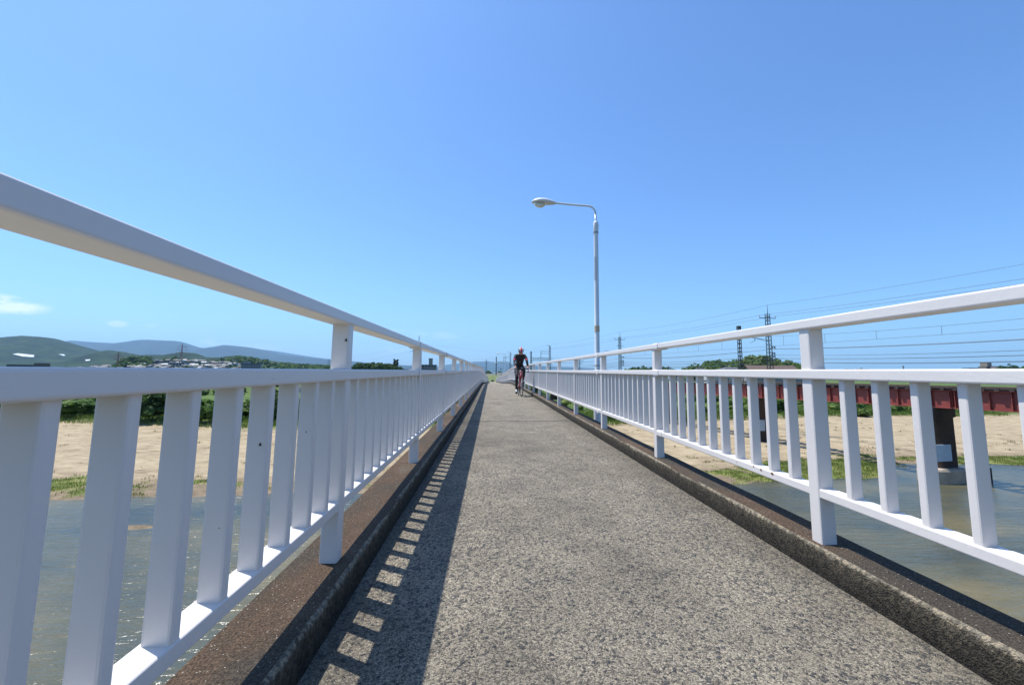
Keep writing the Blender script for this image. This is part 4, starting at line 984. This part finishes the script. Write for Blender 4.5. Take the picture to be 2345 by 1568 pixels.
mb=MB(); mb.tube([ht,ht+Vector((0,-.008,.06)),(0,-.045,.935)],[.017,.016,.016],10); mb.build('stem',[BLACKP],bike)
mb=MB()
for sx in (-1,1):
    mb.tube([(0,-.045,.935),(sx*.15,-.045,.935),(sx*.2,-.03,.935),(sx*.212,.03,.93),(sx*.214,.065,.90),(sx*.215,.055,.845),(sx*.217,.0,.815),(sx*.218,-.05,.812)],.0145,10)
mb.build('handlebar',[BLACKP],bike)
for sx in (-1,1):
    mb=MB(); mb.tube([(sx*.212,.01,.945),(sx*.213,.06,.958),(sx*.213,.085,.985)],[.018,.018,.013],10); h=mb.build('brake_hood',[BLACKP],bike)
    mb=MB(); mb.tube([(sx*.213,.085,.965),(sx*.216,.105,.91),(sx*.220,.095,.845)],[.008,.007,.006],8); mb.build('brake_lever',[SILV],h)
mb=MB(); mb.box(-.02,.02,-.03,0,.955,.975); mb.build('bell_lamp',[SILV],bike)
mb=MB(); mb.tube([(-.065,BBp.y,BBp.z),(.065,BBp.y,BBp.z)],.012,10); rings=[[(.045+dx,BBp.y+.095*math.cos(2*math.pi*k/28),BBp.z+.095*math.sin(2*math.pi*k/28)) for k in range(28)] for dx in (0,.004)]
mb.loft(rings); mb.tube([(.07,BBp.y,BBp.z),(.078,BBp.y-.02,BBp.z-.168)],.011,8); mb.tube([(-.07,BBp.y,BBp.z),(-.078,BBp.y+.02,BBp.z+.168)],.011,8); mb.build('crankset',[BLACKP],bike)
for sx,dy,dz in ((1,-.02,-.168),(-1,.02,.168)):
    mb=MB(); x0,x1=sorted((sx*.085,sx*.15)); mb.box(x0,x1,BBp.y+dy-.035,BBp.y+dy+.035,BBp.z+dz-.012,BBp.z+dz+.004); mb.build('pedal',[BLACKP],bike)
# rider: one continuous skinned body (joints -> skin -> mesh)
JT=simple('black_cycling_jersey',(.017,.018,.021),.75,.25,18); SKIN=simple('reddish_skin',(.50,.27,.20),.55,.08,20); REDB=simple('pink_red_sleeve_band',(.55,.03,.07),.7,.1,20)  # skin is one reddish tone with slight noise
WSHOE=simple('white_shoe',(.60,.60,.60),.4,.1,20); GREYZ=simple('grey_zip',(.25,.26,.28),.5,.1,20)
person=cyc_root('person'); tag(person,'cyclist in black kit with red and white helmet, riding toward the camera on the bridge','person')
js={}; E=[]; pts=[]; rad=[]
def J(name,x,y,z,r,r2=None,parent=None):
    js[name]=len(pts); pts.append((x,y,z)); rad.append((r,r2 or r))
    if parent: E.append((js[parent],js[name]))
J('pelvis',0,-.80,1.0,.135,.115); J('belly',0,-.71,1.12,.135,.115,'pelvis'); J('chest',0,-.58,1.27,.155,.125,'belly'); J('upper',0,-.50,1.37,.145,.105,'chest'); J('neck',0,-.43,1.425,.062,.062,'upper'); J('skull0',0,-.37,1.46,.056,.062,'neck')
for sx,n_ in ((1,'r'),(-1,'l')):
    J('sh'+n_,sx*.160,-.49,1.37,.078,.070,'upper'); J('ua'+n_,sx*.205,-.42,1.27,.056,None,'sh'+n_); J('el'+n_,sx*.225,-.31,1.135,.045,.043,'ua'+n_); J('fa'+n_,sx*.222,-.17,1.05,.040,None,'el'+n_); J('wr'+n_,sx*.214,-.055,.995,.027,.024,'fa'+n_); J('pm'+n_,sx*.213,.012,.985,.034,.026,'wr'+n_)
J('hipr',.095,-.80,.97,.098,None,'pelvis'); J('thr',.115,-.62,.82,.085,None,'hipr'); J('knr',.118,-.45,.665,.060,None,'thr'); J('car',.118,-.535,.50,.058,None,'knr'); J('anr',.112,-.65,.235,.038,None,'car'); J('ftr',.115,-.60,.165,.042,.036,'anr'); J('tor',.12,-.53,.135,.040,.03,'ftr')
J('hipl',-.095,-.80,.97,.098,None,'pelvis'); J('thl',-.115,-.58,.93,.085,None,'hipl'); J('knl',-.118,-.37,.885,.062,None,'thl'); J('cal',-.118,-.445,.73,.058,None,'knl'); J('anl',-.112,-.59,.56,.038,None,'cal'); J('ftl',-.115,-.56,.50,.042,.036,'anl'); J('tol',-.12,-.49,.475,.040,.03,'ftl')
# fingers and thumb, each its own short chain rooted in the palm and closing round the brake hood
for sx,n_ in ((1,'r'),(-1,'l')):
    for q,(ox,ln) in enumerate(((-.020,.9),(-.006,1.0),(.008,.95),(.021,.78))):
        a='f%d'%q+n_; J(a+'0',sx*.213+sx*ox*1.1,.038,.985-.004*q,.0095,None,'pm'+n_); J(a+'1',sx*.213+sx*(ox*1.15+.004),.038+.035*ln,.978-.004*q,.0088,None,a+'0'); J(a+'2',sx*.213+sx*(ox+.012),.040+.042*ln,.950,.0080,None,a+'1'); J(a+'3',sx*.213+sx*(ox+.004),.030+.035*ln,.930,.0072,None,a+'2')
    J('t0'+n_,sx*.185,.0,.982,.0115,None,'pm'+n_); J('t1'+n_,sx*.180,.035,.968,.0098,None,'t0'+n_); J('t2'+n_,sx*.190,.058,.955,.0085,None,'t1'+n_)
me=bpy.data.meshes.new('body'); me.from_pydata(pts,E,[]); body=bpy.data.objects.new('body_tmp',me); COL.objects.link(body)
sk=body.modifiers.new('skin','SKIN'); sk.use_smooth_shade=True
for v,(a,b) in zip(me.skin_vertices[0].data,rad): v.radius=(a,b); v.use_root=False
me.skin_vertices[0].data[0].use_root=True
sb=body.modifiers.new('sub','SUBSURF'); sb.levels=2; sb.render_levels=2
bpy.context.view_layer.update(); dg=bpy.context.evaluated_depsgraph_get()
bme=bpy.data.meshes.new_from_object(body.evaluated_get(dg)); bpy.data.objects.remove(body)
bm=bmesh.new(); bm.from_mesh(bme)
# head with a face, tilted down toward the road, fused on the neck
HC=Vector((0,-.335,1.515)); tilt=Matrix.Rotation(R(-24),3,'X')
hb_=bmesh.ops.create_uvsphere(bm,u_segments=28,v_segments=20,radius=1)['verts']
for v in hb_:
    x,y,z=v.co; w=1.0
    if z<0: w=1-.28*(z*z)                      # jaw narrows
    p=Vector((x*.074*w, y*.093*(1-.10*(z<0)*z*z), z*.112))
    if y>0:
        fx=x*.074; fz=z*.112
        p.y+=.022*math.exp(-(fx/.011)**2-((fz+.012)/.020)**2)       # nose
        p.y-=.010*math.exp(-((abs(fx)-.030)/.014)**2-((fz-.012)/.012)**2)   # eye sockets
        p.y+=.006*math.exp(-(fx/.022)**2-((fz+.047)/.007)**2)-.004*math.exp(-(fx/.022)**2-((fz+.040)/.003)**2)
        p.y+=.010*math.exp(-(fx/.02)**2-((fz+.085)/.018)**2)       # chin
    if abs(x)>.93 and abs(z)<.25: p.x*=1.0+.16*(1-abs(z)/.25)          # ears
    v.co=HC+tilt@p
hset=set(hb_)
bm.faces.ensure_lookup_table()
for f in bm.faces:
    f.smooth=True; c=f.calc_center_median(); mi=0
    if any(v in hset for v in f.verts) : mi=1
    elif c.z>1.432 and abs(c.x)<.075 and c.y>-.47: mi=1
    elif c.y>-.035 and abs(c.x)>.15 and .9<c.z<1.05: mi=1
    elif abs(c.x)>.135 and 1.225<c.z-.35*(c.y+.42)<1.272 and c.z>1.15: mi=2
    elif c.z<.28 and c.x>0 and c.z<.225+.0: mi=3
    elif c.z<.535 and c.x<0 and c.z>.3 and c.y>-.66: mi=3
    f.material_index=mi
pm=bpy.data.meshes.new('body'); bm.to_mesh(pm); bm.free()
for m in (JT,SKIN,REDB,WSHOE): pm.materials.append(m)
po=bpy.data.objects.new('body',pm); COL.objects.link(po); po.parent=person
# helmet: black shell, white and red ridges, vents between them
HBK=simple('black_helmet_shell',(.02,.02,.022),.3,.1,20); HWH=simple('white_helmet_stripe',(.75,.75,.75),.3,.05,20); HRD=simple('red_helmet_stripe',(.55,.015,.03),.25,.06,20)
def hpt(az,el,k=1.0):   # az sideways angle, el angle over the head from the brow backward
    x=math.sin(az); c_=math.cos(az); return HC+tilt@Vector((x*.098*k, math.cos(el)*c_*.128*k, .028+math.sin(el)*c_*.118*k))
hel=MB(); rows=[]
for j in range(15):
    el=R(2+j*12.0); rows.append([hpt(R(-84+168*i/20),el) for i in range(21)])
hel.loft(rows,0,True,False,False); helm=hel.build('helmet',[HBK],person)
for a0,a1,m,k in ((-7,7,HRD,1.10),(-29,-19,HWH,1.09),(19,29,HWH,1.09),(-16.5,-10,HRD,1.05),(10,16.5,HRD,1.05),(-50,-42,HBK,1.08),(42,50,HBK,1.08),(-66,-58,HWH,1.05),(58,66,HWH,1.05)):
    mb=MB(); mb.loft([[hpt(R(a0),R(e),.98),hpt(R(a0),R(e),k*f_),hpt(R(a1),R(e),k*f_),hpt(R(a1),R(e),.98)] for e,f_ in [(2+(160/16)*q,.985+.015*math.sin(math.pi*q/16)) for q in range(17)]]); mb.build('helmet_ridge',[m],helm)
mb=MB(); mb.loft([[HC+tilt@Vector((x,.093-abs(x)*.55+dy,z)) for dy,z in ((0,.022),(.008,.02),(.009,-.004),(0,-.008))] for x in [-.066+.132*k/12 for k in range(13)]]); mb.build('sunglasses',[simple('dark_red_lens',(.10,.015,.012),.1,.1,10)],person)
mb=MB(); mb.tube([(.0,-.395,1.425),(.004,-.43,1.36),(.006,-.452,1.29),(.004,-.50,1.2),(.0,-.575,1.12)],.005,6); mb.build('zip',[GREYZ],person)
for sx in (1,-1):
    mb=MB(); mb.tube([HC+tilt@Vector((sx*.074,.02,.02)),HC+tilt@Vector((sx*.06,.03,-.06)),HC+tilt@Vector((0,.055,-.112))],.004,5); mb.build('chin_strap',[HBK],person)
for sx,pts_ in ((1,[(.118,-.665,.125),(.12,-.62,.118),(.12,-.55,.102),(.12,-.49,.10)]),(-1,[(-.118,-.60,.475),(-.12,-.56,.462),(-.12,-.50,.448),(-.12,-.44,.445)])):
    mb=MB(); mb.tube(pts_,[.025,.032,.04,.022],10); sh=mb.build('shoe_sole',[BLACKP],person)
    mb=MB()
    for k in (0,1,2):
        p=Vector(pts_[1]).lerp(Vector(pts_[2]),.1+.45*k)+Vector((0,0,.05-.006*k)); mb.bar(p+Vector((-.043,0,-.012)),p+Vector((.043,0,-.012)),.014,.012)
    mb.build('shoe_strap',[BLACKP],sh)
# ------------------------------------------------------------------ haze
mb=MB(); mb.box(-20000,20000,-3200,20000,-12,1150); hzo=mb.build('haze',[]); tag(hzo,'thin blue summer haze over the whole valley','haze',kind='stuff')
hm=bpy.data.materials.new('haze_air'); hm.use_nodes=True; t=hm.node_tree
for n_ in list(t.nodes):
    if n_.type!='OUTPUT_MATERIAL': t.nodes.remove(n_)
pv=t.nodes.new('ShaderNodeVolumePrincipled'); pv.inputs['Color'].default_value=(.42,.67,1.0,1); pv.inputs['Density'].default_value=5.2e-5; pv.inputs['Anisotropy'].default_value=.2
t.links.new(pv.outputs[0],t.nodes['Material Output'].inputs['Volume']); hzo.data.materials.append(hm)
